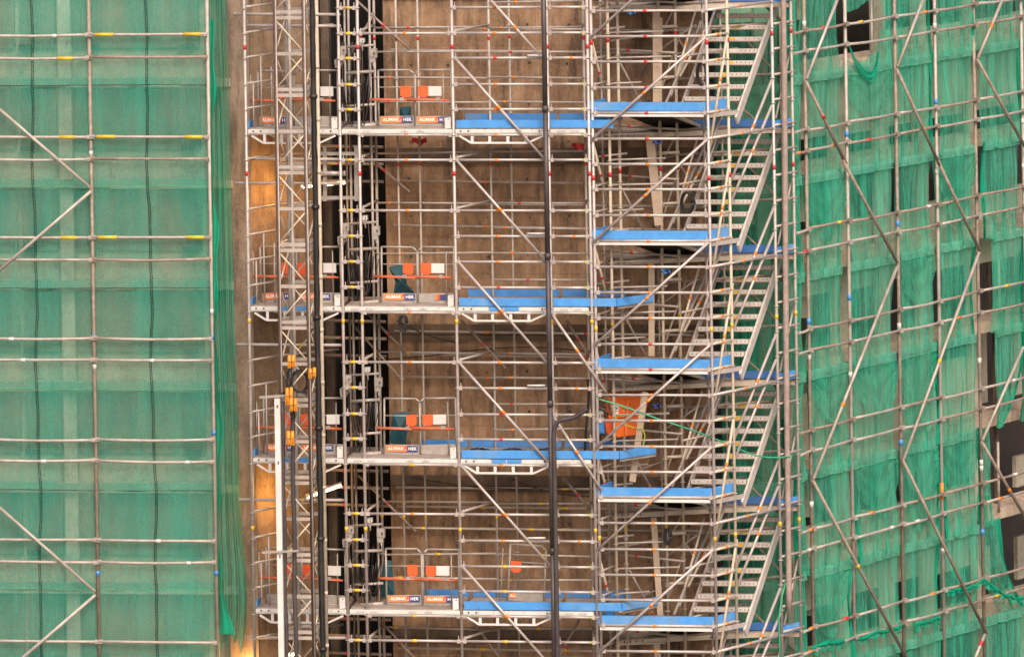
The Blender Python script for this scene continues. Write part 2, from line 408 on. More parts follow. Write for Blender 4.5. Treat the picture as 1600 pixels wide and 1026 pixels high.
BANDS = [-40, 118, 277, 428, 584, 740, 895, 1050, 1205, 1360]
BAYS = [1263, 1327, 1404, 1467, 1530, 1603, 1668]
def zband(y): return P(1263, y, RS).z
def rpt(s, pl, z):  # s: fractional bay index -> point
    i = max(0, min(len(BAYS)-2, int(math.floor(s)))); f = s-i
    a, b = P(BAYS[i], 500, pl), P(BAYS[i+1], 500, pl)
    # take position along the scaffold plane, then move square into the building
    c = a+(b-a)*f; return V((c.x, c.y, z))
RIN = V((-.8, .6, 0)); RAL = V((.6, .8, 0))
def build_right():
    org = rpt(1, RS, 23)+RIN
    t = thing('slab_building', org, 'tower floors with beige slab edges and dark openings behind torn green nets', 'building')
    def pane(s0, s1, off, z0, z1, thick, name, mat):
        a, b = rpt(s0, RS, 0)+RIN*off, rpt(s1, RS, 0)+RIN*off
        return MB().box((a+b)/2+RIN*thick/2+ZZ*(z0+z1)/2, (b-a)/2, RIN*thick/2, ZZ*(z1-z0)/2).build(name, mat, t)
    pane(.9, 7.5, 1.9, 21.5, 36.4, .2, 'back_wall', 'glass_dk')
    rnd = random.Random(12)
    zs = [zband(y) for y in BANDS]
    for k, z in enumerate(zs):
        pane(.6, 7.5, .42, z-.10, z+.07, .6, 'slab_edge', 'slab')
        if k == len(zs)-1: break
        zl = zs[k+1]; H = z-zl
        for b in range(1, 7):
            lo = .34 if k % 2 else .62
            if b >= 5 and k > 3:
                pane(b+.1, b+.16, .7, zl+.072, z-.102, .06, 'prop', 'ledge'); pane(b+.28, b+.62, 1.3, zl+.072, zl+H*rnd.uniform(.3, .8), .08, 'partition', 'facade'); continue
            s0_, s1_ = (b if b > 1 else b-.2), b+.995
            top, fr_ = [(0, .18), (1, .76), (0, .32), (1, .36), (0, .70), (0, .28), (1, .55), (0, .4), (1, .5)][k]
            fr_ += rnd.uniform(-.03, .03)
            if k == 0 and b in (1, 2): continue
            if top: pane(s0_, s1_, .95, z-.102-H*fr_*.9, z-.102, .1, 'spandrel', 'facade')
            else: pane(s0_, s1_, .95, zl+.073, zl+.073+H*fr_*.9, .1, 'spandrel', 'facade')
            if top: lo = fr_
            else: continue
            pane(b+.30, b+.34, .97, zl+.075, zl+H*(1-lo)-.002, .06, 'window_frame', 'ledge')
    for b in range(0, 5):
        pane(b+(.56 if b < 4 else .72), b+.84, .82, 21.5, 36.4 if b != 1 else zs[1]-.11, .1, 'column', 'facade')
    # face that turns behind the stair tower
    BP = (2.9-.35*3.2, .35)
    def pane2(px0, px1, pl, z0, z1, thick, name, mat):
        a, b = at_z(px0, pl, 0), at_z(px1, pl, 0); d = b-a; n = V((-d.y, d.x, 0)).normalized()
        return MB().box((a+b)/2+n*thick/2+ZZ*(z0+z1)/2, d/2, n*thick/2, ZZ*(z1-z0)/2).build(name, mat, t)
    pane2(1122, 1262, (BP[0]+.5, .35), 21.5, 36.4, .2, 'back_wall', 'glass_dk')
    zz = [P(1180, y, BP).z for y in (-25, 133, 292, 443, 599, 755, 910, 1065)]
    for k, z in enumerate(zz):
        pane2(1124, 1262, BP, z-.10, z+.05, .3, 'slab_edge', 'slab')
        pane2(1126, 1262, (BP[0]+.1, .35), z-.62, z-.102, .1, 'spandrel', 'facade')
    for u, w in ((1186, 1206), (1228, 1240)):
        pane2(u, w, (BP[0]-.04, .35), 21.5, 36.4, .12, 'column', 'facade')
build_right()

# ------------------------------------------------------------------ left scaffold and nets
def left_side():
    base = P(141, 1090, LP)
    t = thing('tube_scaffold', base, 'flat scaffold of weathered tubes and two tall posts standing before the flat net', 'scaffold')
    posts = [(-34, 0), (146.5, 1), (331.5, 2)]
    zr = [P(331, y, LP).z for y in (-105, -70, 53, 88, 212.5, 247, 370, 404.7, 527.6, 562, 686, 719, 843.6, 877.6, 1002, 1036)]
    for px, i in posts:
        a, b = vpost(px, LP)
        L = b.z-a.z
        tp = [(.17, .07, 'tblue'), (.74, .07, 'white'), (.45, .08, 'white'), (.49, .07, 'tblue')] if i == 1 else [(.17, .07, 'tblue'), (.525, .08, 'white'), (.36, .07, 'tblue'), (.49, .07, 'tblue')]
        pole('scaffold_post', a, b, t, 'galv2' if i != 1 else 'rust', .029, tp)
    rnd = random.Random(5)
    X = [at_z(px, LP, 0) for px, _ in posts]
    for j, z in enumerate(zr):
        for i in range(2):
            a = X[i]+ZZ*z; b = X[i+1]+ZZ*(z+rnd.uniform(-.012, .012))
            off = V((0, -.05, 0)); a = a+off; b = b+off
            tp = []
            if j in (2, 4, 6): tp = [(.13, .3, 'tyel'), (.87, .28, 'tyel')] if (i == 1) else ([(.80, .25, 'tyel')] if j != 2 else [(.7, .08, 'white')])
            elif j == 3 and i == 0: tp = [(.79, .25, 'tyel')]
            elif rnd.random() < .4: tp = [(rnd.uniform(.2, .8), .08, 'white')]
            m = MB(); L = (b-a); mats = ['rust' if (i == 1 and j in (3, 5, 7)) else 'galv2']
            sag = .02 if rnd.random() < .4 else .004
            pts = [a+L*q-ZZ*sag*math.sin(math.pi*q) for q in (0, .25, .5, .75, 1)]
            m.tube(pts, .023)
            for tt, ln, tm in tp:
                if tm not in mats: mats.append(tm)
                c = a+L*tt-ZZ*sag*math.sin(math.pi*tt); d = L.normalized(); m.tube([c-d*ln/2, c+d*ln/2], .028, 8, mats.index(tm))
            for e, sg in ((a, 1), (b, -1)):
                m.box(e+L.normalized()*sg*.03+V((0, .02, 0)), (.03, 0, 0), (0, .035, 0), (0, 0, .029), 0)
            m.build('ledger_tube', mats, t)
    BR = (-.11, -.13)
    for (a, b, c, d) in ((-40, 137, 143, 295), (143, 298, -40, 456), (-40, 758, 148, 923), (149, 929, -40, 1092), (-40, 456, -120, 390)):
        pole('brace_tube', P(a, b, BR), P(c, d, BR), t, 'galv2', .026)
    # net sheets, one per lift
    ys = [-25, 133, 291, 450, 608, 766, 921, 1085]
    names = ['cut by the top edge of the picture', 'below the first slab ledge from the top', 'below the second slab ledge from the top', 'below the third slab ledge from the top', 'below the fourth slab ledge from the top', 'below the fifth slab ledge from the top', 'along the bottom edge']
    for k in range(7):
        zt, zb = P(240, ys[k], LN).z, P(240, ys[k+1], LN).z
        zt2 = zt+.0
        rr = random.Random(100+k); ph = [rr.uniform(0, 6.28) for _ in range(6)]
        a, b = at_z(-130, LN, 0), at_z(334, LN, 0)
        def fn(u, v, a=a, b=b, zt=zt, zb=zb, ph=ph):
            p = a+(b-a)*u
            bul = .035*math.sin(math.pi*v)**.7
            w = .010*math.sin(u*23+ph[0])+.008*math.sin(u*41+ph[1]+v*2)+.006*math.sin(u*77+ph[2])+.012*math.sin(u*6+v*3+ph[3])
            return V((p.x, p.y+.01-bul*.5+w+.03*(1-v)*0, zt+(zb-zt)*v-.006*math.sin(u*9+ph[4])*(1 if v > .95 else 0)))
        t2 = MB().grid(fn, 120, 16)
        s = thing('debris_net', P(150, ys[k+1], LN), 'flat green net sheet on the plain facade, '+names[k], 'safety net', 'net sheets over the flat facade')
        t2.build('mesh_sheet', 'net', s)
        hem = MB().grid(lambda u, v: fn(u, 1-v*.075)+V((0, -.012, 0)), 60, 2)
        hem.build('hem', 'net', s)
        cord = MB().tube([fn(u/40, 1)+V((0, -.016, 0)) for u in range(41)], .006, 5)
        cord.build('hem_cord', 'hosegreen' if k % 2 else 'seam', s)
    for (x0, x1, lab) in ((48, 66, 'dark laced seam rope on the flat net, farther from the concrete core'), (226.5, 247, 'dark laced seam rope on the flat net, between the two posts')):
        m = MB(); pts = []
        for i in range(80):
            q = -.06+1.12*i/79; y = 1026*q
            xx = x0+(x1-x0)*(q)+1.6*math.sin(q*19)+1.0*math.sin(q*43)
            p = P(xx, y, (.035, -.13)); pts.append(p)
        for dx in (-.014, .014):
            m.tube([p+V((dx+.004*math.sin(i*1.7), 0, 0)) for i, p in enumerate(pts)], .0055, 5)
        for i, p in enumerate(pts):
            if i < 79:
                for q in (.0, .33, .66):
                    c = p+(pts[i+1]-p)*q; m.tube([c+V((-.014, -.004, 0)), c+V((.014, -.004, .02))], .004, 4)
        tag(m.build('lacing_rope', 'seam'), lab, 'rope', 'seam ropes on the flat net')
    # edge strip hanging free next to the core
    edge = [(-60, 352), (0, 354), (100, 357), (270, 361), (400, 364), (520, 367), (640, 372), (770, 375), (830, 378), (880, 384), (930, 387), (975, 386), (1000, 381)]
    def ex(y):
        for (a, b), (c, d) in zip(edge, edge[1:]):
            if a <= y <= c: return b+(d-b)*(y-a)/(c-a)
        return edge[-1][1]
    def fe(u, v):
        y = -60+1062*v; x0 = 324+17*v
        x = x0+(ex(y)-x0)*u
        yb = y + (10*math.sin(u*9)+8*math.sin(u*23) if v > .97 else 0)
        p = P(x, yb, (.10+.45*u+.05*math.sin(u*21+v*6)+.03*math.sin(u*47), -.13)); return p
    tag(MB().grid(fe, 40, 60).build('debris_net', 'netedge'), 'narrow loose green net strip hanging free beside the bare concrete column, ragged at its foot', 'safety net')
    m = MB()
    rr = random.Random(8)
    pts = []
    def fb(u, v):
        y = 30+960*v; w = 5+3.5*math.sin(v*21)+2.5*math.sin(v*57+1)+ (14 if v > .93 else 0)*(v-.93)/.07
        x = 325.5+17*v+1+u*max(1.2, w)
        return P(x, y, (-.01+.05*math.sin(u*5+v*9), -.13))
    tag(MB().grid(fb, 8, 90).build('bunched_net', 'netdense'), 'dark emerald bunch of net gathered along the post nearest the concrete column', 'safety net')
left_side()

# ------------------------------------------------------------------ hoist scaffold
FX = dict(A=389.5, B=536, C=566, D=713.5, E=862, F=925, G=1111.5)
LEV = [(-70, 'B'), (-28, 'F'), (12, 'M'), (52, 'F'), (91, 'M'), (132, 'M'), (171, 'M'), (211, 'B'), (250, 'F'), (329, 'F'), (369, 'M'), (409, 'M'), (449, 'M'), (488.5, 'B'), (566, 'F'),
       (606, 'M'), (647, 'M'), (686, 'M'), (726, 'B'), (803, 'F'), (844, 'M'), (884, 'M'), (923, 'M'), (962, 'B'), (1001, 'F'), (1075, 'F')]
LEV = [(y, k, P(717, y, FP).z) for y, k in LEV if y > -60]
BASE = [P(717, y, FP).z for y in (211, 488.5, 726, 962)]
def hoist_scaffold():
    t = thing('hoist_scaffold', at_z(640, FP, 23.6), 'pale steel scaffold with four hoist landings in front of the brown concrete wall', 'scaffold')
    rings = [z for _, _, z in LEV]
    ptz = [P(717, y, FP).z for y in (73, 271, 502, 827)]
    for k in 'ABCDEF':
        a, b = vpost(FX[k], FP)
        L = b.z-a.z
        tp = [((z-a.z)/L, .07, c) for z, c in zip(ptz, ('tred', 'tred', 'tyel', 'tyel')) if not (k in 'B' and c == 'tred')]
        pole('scaffold_post', a, b, t, 'galv', .0238, tp, rings=rings)
    X = {k: at_z(FX[k], FP, 0) for k in FX}
    rnd = random.Random(4)
    for y, kind, z in LEV:
        for p, q in (('B', 'C'), ('C', 'D'), ('D', 'E'), ('E', 'F')):
            if p == 'C' and kind == 'M': continue
            if p == 'B' and kind == 'B': continue
            tp = []
            if p == 'B': tp = [(.5, .09, 'tyel')]
            elif p == 'C': tp = [(.5, .05, 'torange')] if y < 640 or y == 803 else [(.5, .08, 'tyel')]
            elif p == 'D': tp = [(.45, .055, rnd.choice(('torange', 'torange', 'tred')))] if y < 850 else [(.46, .08, 'tyel')]
            else: tp = [(.88, .05, 'tgreen')] if y not in (91, 369, 606, 844) else [(.6, .05, 'torange')]
            pole('ledger_tube', X[p]+ZZ*z, X[q]+ZZ*z, t, 'galv', .0215, tp, True)
    for y in (91, 369, 606, 844):   # short white spare tubes clipped on
        a = P(824, y-4, (-.06, -.14)); b = P(852, y-4, (-.06, -.14)); pole('clip_tube', a, b, t, 'white', .016)
    for y in (22, 40, 248, 286, 538, 780, 995):
        a = P(386 if y not in (22, 286, 538, 780) else 364+y*.012, y, (.12, -.14)); b = P(532+(y*.012), y+1, (.12, -.14))
        pole('ledger_tube', a, b, t, 'galv', .024, [(.45, .05, 'torange')] if y < 500 else [(.6, .07, 'tyel')])
    # front diagonals
    BP_ = (-.055, -.14)
    for (a, b, c, d) in ((706, -65, 713, -62), (765, -2, 848, 92), (711, 91, 853, 251), (713, 250, 856, 411), (716, 409, 858, 570), (718, 567, 861, 727), (722, 728, 863, 887), (723, 885, 866, 1046), (862, 490, 946, 611), (866, 652, 940, 765)):
        if a == 706: continue
        pole('brace_tube', P(a, b, BP_), P(c, d, BP_), t, 'galv', .0215, [(.48, .07, 'torange')])
    # rear row
    rp = dict(a=(592, RP, .021), b=(626, (.95, -.14), .017), c=(660, RP, .017), d=(771, RP, .019), e=(803, (1.3, -.14), .017), f=(919, RP, .021))
    for k, (px, pl, r) in rp.items():
        a, b = vpost(px, pl)
        L = b.z-a.z
        pole('rear_post', a, b, t, 'galv2', r, [((z-a.z)/L+.003, .06, c) for z, c in zip(ptz, ('tred', 'tred', 'tyel', 'tyel'))], rings=rings[::2])
    Xr = [at_z(p, RP, 0) for p in (592, 771, 919)]
    for y, kind, z in LEV:
        for i in range(2):
            if kind == 'M' and i == 0 and rnd.random() < .45: continue
            tp = [(rnd.uniform(.1, .4), .05, rnd.choice(('tred', 'torange'))), ] if y < 790 else [(rnd.uniform(.1, .5), .08, 'tyel')]
            pole('rear_ledger', Xr[i]+ZZ*(z+rnd.uniform(-.02, .02)), Xr[i+1]+ZZ*(z+rnd.uniform(-.02, .02)), t, 'galv2', .017, tp)
    # wall ledgers close to the concrete
    for y in (-18, 43, 78, 196+10, 283, 318, 352, 518, 553, 588, 760, 790, 824, 1012):
        a = P(610+y*.012, y+random.uniform(-1, 1), (1.75, -.14)); b = P(1100, y+random.uniform(0, 3)+5, (1.75, -.14))
        pole('wall_ledger', a, b, t, 'galv2', .02, [(.3, .06, 'torange'), (.62, .06, 'tred')] if y < 700 else [(.28, .1, 'tyel'), (.55, .1, 'tyel')])
    # transoms, front to rear
    for y, kind, z in LEV:
        if kind in 'FB':
            for p, q in (('C', 592), ('D', 771), ('F', 919)):
                b = at_z(q, RP, 0)
                pole('transom', X[p]+ZZ*(z+.03), b+ZZ*(z+.03), t, 'galv2', .021)
    # rear diagonals in the lift shaft bay
    for (a, b, c, d) in ((558, 2, 640, 78), (585, 20, 545, 90), (560, 232, 640, 300), (545, 500, 625, 590), (575, 490, 640, 556), (560, 742, 650, 830), (590, 965, 660, 1040), (720, 500, 790, 575), (885, 500, 922, 560), (880, 745, 925, 800), (735, 965, 790, 1040), (905, 968, 860, 1050)):
        pole('rear_brace', P(a, b, (.9, -.14)), P(c, d, (.9, -.14)), t, 'rust', .02, [(.5, .06, 'tred')])
    # short return rails at the outer corner
    q0 = P(389.5, 500, FP); ret = (q0.y-.7*q0.x+.02, .7)
    for y, kind, z in LEV:
        a = X['A']+ZZ*(z+.02); b = a+V((.42, .30, 0))+ZZ*.02
        pole('return_rail', a, b, t, 'galv2', .018)
        if kind in 'FB':
            pole('return_rail', b, b+V((.95, .62, 0)), t, 'galv2', .016)
    for zb in BASE:
        for dx, hgt in ((.12, .78), (.24, 1.22), (.40, 1.02)):
            p = X['A']+V((dx, dx*.7, zb+.02)); pole('return_post', p, p+ZZ*hgt, t, 'galv2', .014)
    # shaft rails behind the rungs
    for px, pl, r in ((552, (.7, -.14), .02), (546, (1.3, -.14), .017), (585, (.55, -.14), .019)):
        a, b = vpost(px, pl); pole('shaft_post', a, b, t, 'galv2', r)
    for zb in BASE:
        for h, r in ((.10, .03), (.42, .022), (.94, .026), (1.35, .02)):
            a = P(548, 500, (.3, -.14)); b = P(592, 500, (.3, -.14))
            pole('shaft_rail', V((a.x, a.y, zb+h)), V((b.x, b.y, zb+h+.03)), t, 'galv2', r)
        for h in (-.35, -.62, -.9):
            a = P(505, 500, (1.6, -.14)); b = P(603, 500, (1.6, -.14)); pole('shaft_rail', V((a.x, a.y, zb+h)), V((b.x, b.y, zb+h-.02)), t, 'beige' if h == -.62 else 'rust', .024, [(.3, .06, 'tred')])
hoist_scaffold()

# ------------------------------------------------------------------ hoist landings
def landing(root, L, truss, blue_front, blue_rear, slots, bluepatch, depth=1.02, ext=0.):
    LT = L; L = L-ext
    b = MB(); b.bx(0, L, -.012, .03, 0, .075)
    n = max(1, round(L/.24)); w = L/n
    for i in range(n):
        b.bx(i*w+.008, (i+1)*w-.008, -.03, -.014, .022, .082, 1 if (bluepatch and i % 3 != 1 and i not in (0, n-1)) else 0)
    b.build('front_beam', ['white', 'blue'], root, True)
    if slots:
        for c in (.12, .34, .95, 1.2):
            if c > L-.15: continue
            s = MB()
            for j in range(5): s.box((c+j*.026, -.033, .045), (.004, 0, .006), (0, .002, 0), (.003, 0, .016))
            s.build('slot_row', 'slot', root, True)
    else:
        for x in (.09, .21, L-.12): MB().box((x, -.033, .052), (.012, 0, 0), (0, .002, 0), (0, 0, .013)).build('bolt_hole', 'slot', root, True)
    d = MB()
    k = max(2, round(depth/.32))
    for i in range(k):
        d.bx(.01, L-.01, .04+i*depth/k, .04+(i+1)*depth/k-.012, .045, .092)
    d.build('deck', 'deck', root, True)
    if truss:
        t = MB(); s = L/1.47
        pts = [(.06, -.02), (.25*s, -.135), (1.16*s, -.135), (L-.05, -.02)]
        for p, q in zip(pts, pts[1:]): t.beam((p[0], .0, p[1]), (q[0], .0, q[1]), .04, .028)
        for x in (.27, .55, .84, 1.13): t.bx(x*s-.022, x*s+.022, -.012, .012, -.125, 0)
        t.build('truss', 'white', root, True)
        t = MB()
        for p, q in zip(pts, pts[1:]): t.beam((p[0], .9, p[1]), (q[0], .9, q[1]), .04, .028)
        t.build('truss', 'white', root, True)
    if blue_front:
        a, h = blue_front
        MB().bx(a, LT-.01, -.012, .012, .096, .096+h).build('toe_board', 'blue', root, True)
    if blue_rear:
        MB().bx(LT*.58 if LT > 1.6 and ext == 0 and slots else 0, LT, depth+.06, depth+.085, .096, .205).build('toe_board', 'blue_shaded', root, True)  # rear board carries its shade in the blue
def landings():
    X = {k: at_z(FX[k], FP, 0) for k in FX}
    for i, zb in enumerate(BASE):
        o = ORD[i]; dn = {0: '', 1: '', 2: '', 3: ''}[i]
        for p, q, lab, kw in (('A', 'B', 'white trussed landing behind the lattice mast', dict(truss=True, blue_front=None, blue_rear=False, slots=False, bluepatch=i in (1, 2))),
                              ('B', 'D', 'grey landing carrying the two gates with orange signs', dict(truss=False, blue_front=None, blue_rear=i in (2, 3), slots=True, bluepatch=False)),
                              ('D', 'E', 'white trussed landing with blue toe boards', dict(truss=True, blue_front=(.02, .125), blue_rear=True, slots=False, bluepatch=i in (1, 2))),
                              ('E', 'F', 'short landing with blue toe board behind the dark pipe', dict(truss=False, blue_front=(.0, .125), blue_rear=True, slots=True, bluepatch=False, ext=.45))):
            a = X[p]+ZZ*(zb+.012)-EIN*.0; L = (X[q]-X[p]).length
            if p == 'E': L += .42
            a = a+E1*.028; L -= .05
            r = thing('landing_platform', a, lab+', '+['topmost of four', 'second from the top', 'third from the top', 'lowest of four'][i], 'scaffold platform', 'hoist landings', ROTF)
            landing(r, L, **kw)
            if p == 'A':
                MB().bx(.0, .022, .02, .5, .096, .20).build('toe_board', 'blue', r, True)
            if p == 'E' and i > 0:
                m = MB().board((L, 0, .096), (L+.5, .55, .096), .125); m.build('toe_board', 'blue', r, True)
                MB().prism([(L, .03, .05), (L+.5, .56, .05), (L-.05, 1.0, .05)], (0, 0, .035)).build('deck', 'deck', r, True)
landings()

# ------------------------------------------------------------------ gates
_gm = {}
def gate_frame(W, flip):
    k = ('f', W, flip)
    if k in _gm: return _gm[k]
    H = .88; c = .07; m = MB(); fx = (lambda x: W-x) if flip else (lambda x: x)
    pts = [(0, 0), (0, H), (W-c, H), (W, H-c), (W, 0)]
    pts = [(fx(x), 0, z) for x, z in pts]
    for p, q in zip(pts, pts[1:]): m.tube([p, q], .0165, 8)
    m.tube([(0, 0, .61), (W, 0, .61)], .011, 6); m.tube([(0, 0, .15), (W, 0, .15)], .009, 6); m.tube([(0, 0, .01), (W, 0, .01)], .012, 6)
    m.tube([(fx(.12 if flip else -.11), -.03, 0), (fx(.12 if flip else -.11), -.03, .82)], .010, 6)
    _gm[k] = m.mesh('frame', ['grey']); return _gm[k]
def simple(key, mats, fn):
    if key not in _gm:
        m = MB(); fn(m); _gm[key] = m.mesh(key, mats)
    return _gm[key]
def sign(parent, x, z, W=.49, h=.095, cut=None):
    """orange and navy name board; cut = (from, to) fractions that survive"""
    s = MB(); lo, hi = cut or (0, 1)
    a, b, c = W*.60, W*.67, W
    def seg(x0, x1, mi):
        x0, x1 = max(x0, lo*W), min(x1, hi*W)
        if x1 > x0: s.bx(x0, x1, -.006, 0, 0, h, mi)
    seg(0, a, 0); seg(a, b, 1); seg(b, c, 2)
    if cut is None:
        for q in range(3): s.prism([(a+.004+q*.009, -.008, h*.15+q*h*.24), (a+.026, -.008, h*.24+q*h*.24), (a+.004+q*.009, -.008, h*.33+q*h*.24)], (0, .001, 0), 3)
    o = s.build('sign_board', ['signorange', 'signred', 'signblue', 'letter'], parent, True); o.location = (x, -.02, z)
    if cut is None or (lo < .1 and hi > .5):
        attach('lettering', text_mesh('ALIMAK', h*.72, 'letter'), o, (a*.52, -.0085, h*.5))
    if cut is None or hi > .95 and lo < .68:
        attach('lettering', text_mesh('HEK', h*.72, 'letter'), o, ((b+c)/2, -.0085, h*.5))
    return o
def gates():
    specs = []
    place = ['topmost landing', 'second landing from the top', 'third landing from the top', 'lowest landing']
    for i, zb in enumerate(BASE):
        z = zb+.10
        for side in (0, 1):
            for leaf in (0, 1):
                if side == 1: px = (597, 654)[leaf]
                else: px = (409, 465)[leaf]
                p = at_z(px, GP, z); W = .57 if side == 1 else .54
                if leaf == 1 and side == 0: W = .70
                what = ('wider' if leaf and side == 0 else ('with red and white plates' if leaf else 'with one red plate'))
                lab = f"gate leaf {what} {'behind the mast' if side == 0 else 'beside the shaft'}, {place[i]}"
                g = thing('hoist_gate', p, lab, 'gate', 'hoist gates', ROTF)
                gj = random.Random(i*7+leaf*3+side*11); g.rotation_euler = (R(gj.uniform(-2.5, 2.5)), R(gj.uniform(-1.0, 1.0)), ROTF+R(gj.uniform(-5, 5)))
                attach('frame', gate_frame(W, leaf == 1), g)
                attach('kick_panel', simple(f'kick_panel{W}', ['grey'], lambda m, W=W: m.bx(.012, W-.012, -.008, .004, .012, .15)), g)
                red = simple('red_plate', ['orange'], lambda m: (m.bx(-.08, .08, -.012, 0, 0, .155), m.bx(-.07, .07, -.014, -.0125, .105, .112), m.bx(-.05, .05, -.008, .004, -.02, 0)))
                wht = simple('white_plate', ['white'], lambda m: m.bx(0, .205, -.01, 0, 0, .15))
                if leaf == 0: attach('red_plate', red, g, (W-.14, -.03, .475))
                else:
                    attach('red_plate', red, g, (.13 if side else .10, -.03, .475))
                    attach('white_plate', wht, g, (.215 if side else .52-.09, -.028, .478))
                bar = simple(f'drop_bar{W}', ['orangebar', 'grey'], lambda m, W=W: (m.tube([(-.12, -.06, .42), (W*.5, -.06, .412), (W*.96, -.055, .405)], .016, 8, 0), m.tube([(-.12, -.055, .44), (W*.9, -.055, .425)], .006, 6, 0), m.box((W*.65, -.06, .43), (.03, 0, 0), (0, .02, 0), (0, 0, .025), 1)))
                attach('drop_bar', bar, g)
                if side == 1:
                    if (i, leaf) in ((0, 0), (1, 0), (3, 0), (0, 1), (3, 1)): sign(g, .035, .055, .50)
                    elif (i, leaf) == (1, 1): sign(g, .03, .055, .48, .085, (.5, .94))
                    elif (i, leaf) == (2, 0): sign(g, .03, .05, .50)
                else:
                    if leaf == 0 and i < 3: sign(g, .03, .055, .50)
                    if leaf == 1 and i in (1, 2): sign(g, .03, .055, .50)
        # white end plates
        for px, nm in ((531, 'beside the ladder rungs'), (708, 'where the gates meet the blue toe boards')):
            p = at_z(px-7, (.02, -.14), zb+.10)
            m = MB().box(p+ZZ*.085+E1*.04, E1*.045+ZZ*.006, EIN*.015, ZZ*.085)
            m.box(p+ZZ*.15+E1*.05, E1*.008, EIN*.018, ZZ*.008, 1)
            tag(m.build('end_plate', ['white', 'slot']), f'cream end plate {nm}, {place[i]}', 'plate', 'gate end plates')
        # control boxes
        for px, h, sx, sz, nm in ((543, 1.28, .05, .085, 'taller control box on the rung post'), (536, 1.10, .06, .06, 'lower squat control box on the rung post'), (590, 1.22, .06, .10, 'control box on the gate post beside the shaft'), (573, 1.45, .04, .045, 'small pale box hung under the ledger beside the shaft')):
            p = at_z(px, (.12, -.14), zb+h)
            b = thing('control_box', p, f'grey {nm}, {place[i]}', 'control box', 'hoist control boxes', ROTF)
            q = MB().bx(-sx, sx, -.05, .05, -sz*.2, sz*1.2); q.bx(-sx*.7, sx*.7, -.065, -.05, 0, sz*.9)
            q.build('housing', 'white' if 'pale' in nm else 'grey', b, True)
            q = MB().bx(-sx*.9, sx*.6, -.045, .045, -sz*.9, -sz*.2-.001); q.tube([(0, -.02, -sz*.9), (.01, -.02, -sz*.9-.1)], .012, 6); q.build('cable_gland', 'grey', b, True)
            q = MB().bx(sx*.2, sx*.6, -.072, -.0655, sz*.3, sz*.7); q.build('latch', 'print', b, True)
        # cable loops
        m = MB(); rr = random.Random(40+i)
        for _ in range(15):
            x0 = rr.uniform(540, 566); x1 = x0+rr.uniform(8, 30); y = rr.uniform(.78, .95); dp = rr.uniform(.3, .75); yo = rr.uniform(.15, .5)
            a = at_z(x0, (yo, -.14), zb+y); b = at_z(x1, (yo, -.14), zb+y+rr.uniform(-.1, .1))
            m.tube([a+(b-a)*q-ZZ*dp*math.sin(math.pi*q) for q in [j/10 for j in range(11)]], rr.choice((.006, .008, .011)), 5, rr.choice((0, 0, 1)))
        for _ in range(9):
            x0 = rr.uniform(540, 595); a = at_z(x0, (.6, -.14), zb+1.4); b = at_z(x0+rr.uniform(-4, 6), (.7, -.14), zb-.9)
            m.tube([a, (a+b)/2+V((rr.uniform(-.05, .05), 0, 0)), b], .007, 5, rr.choice((0, 1)))
        tag(m.build('cable_bundle', ['black', 'mast']), f'looped black cables hanging in the dark shaft opening, {place[i]}', 'cables', 'shaft cables')
        # tarpaulin
        pts = [[(625, 168), (642, 166), (643, 195), (632, 196), (624, 190)], [(607, 418), (632, 412), (636, 445), (652, 462), (614, 462), (618, 440)], [(614, 645), (640, 643), (634, 695), (608, 692)], [(603, 875), (612, 876), (617, 930), (590, 932), (586, 905)]][i]
        pl = (.75, -.14)
        poly = [P(x, y, pl) for x, y in pts]; c = sum(poly, V((0, 0, 0)))/len(poly)
        m = MB(); m.add([c+V((0, -.12, 0))]+poly+[p+V((0, .05, 0)) for p in poly], [(0, j+1, (j+1) % len(poly)+1) for j in range(len(poly))]+[(j+1, (j+1) % len(poly)+1, (j+1) % len(poly)+1+len(poly), j+1+len(poly)) for j in range(len(poly))]+[tuple(range(len(poly)+1, 2*len(poly)+1))])
        tag(m.build('tarpaulin_sack', 'teal'), f'dark teal tarpaulin sack slumped behind the gates, {place[i]}', 'sack', 'tarpaulin sacks')
gates()

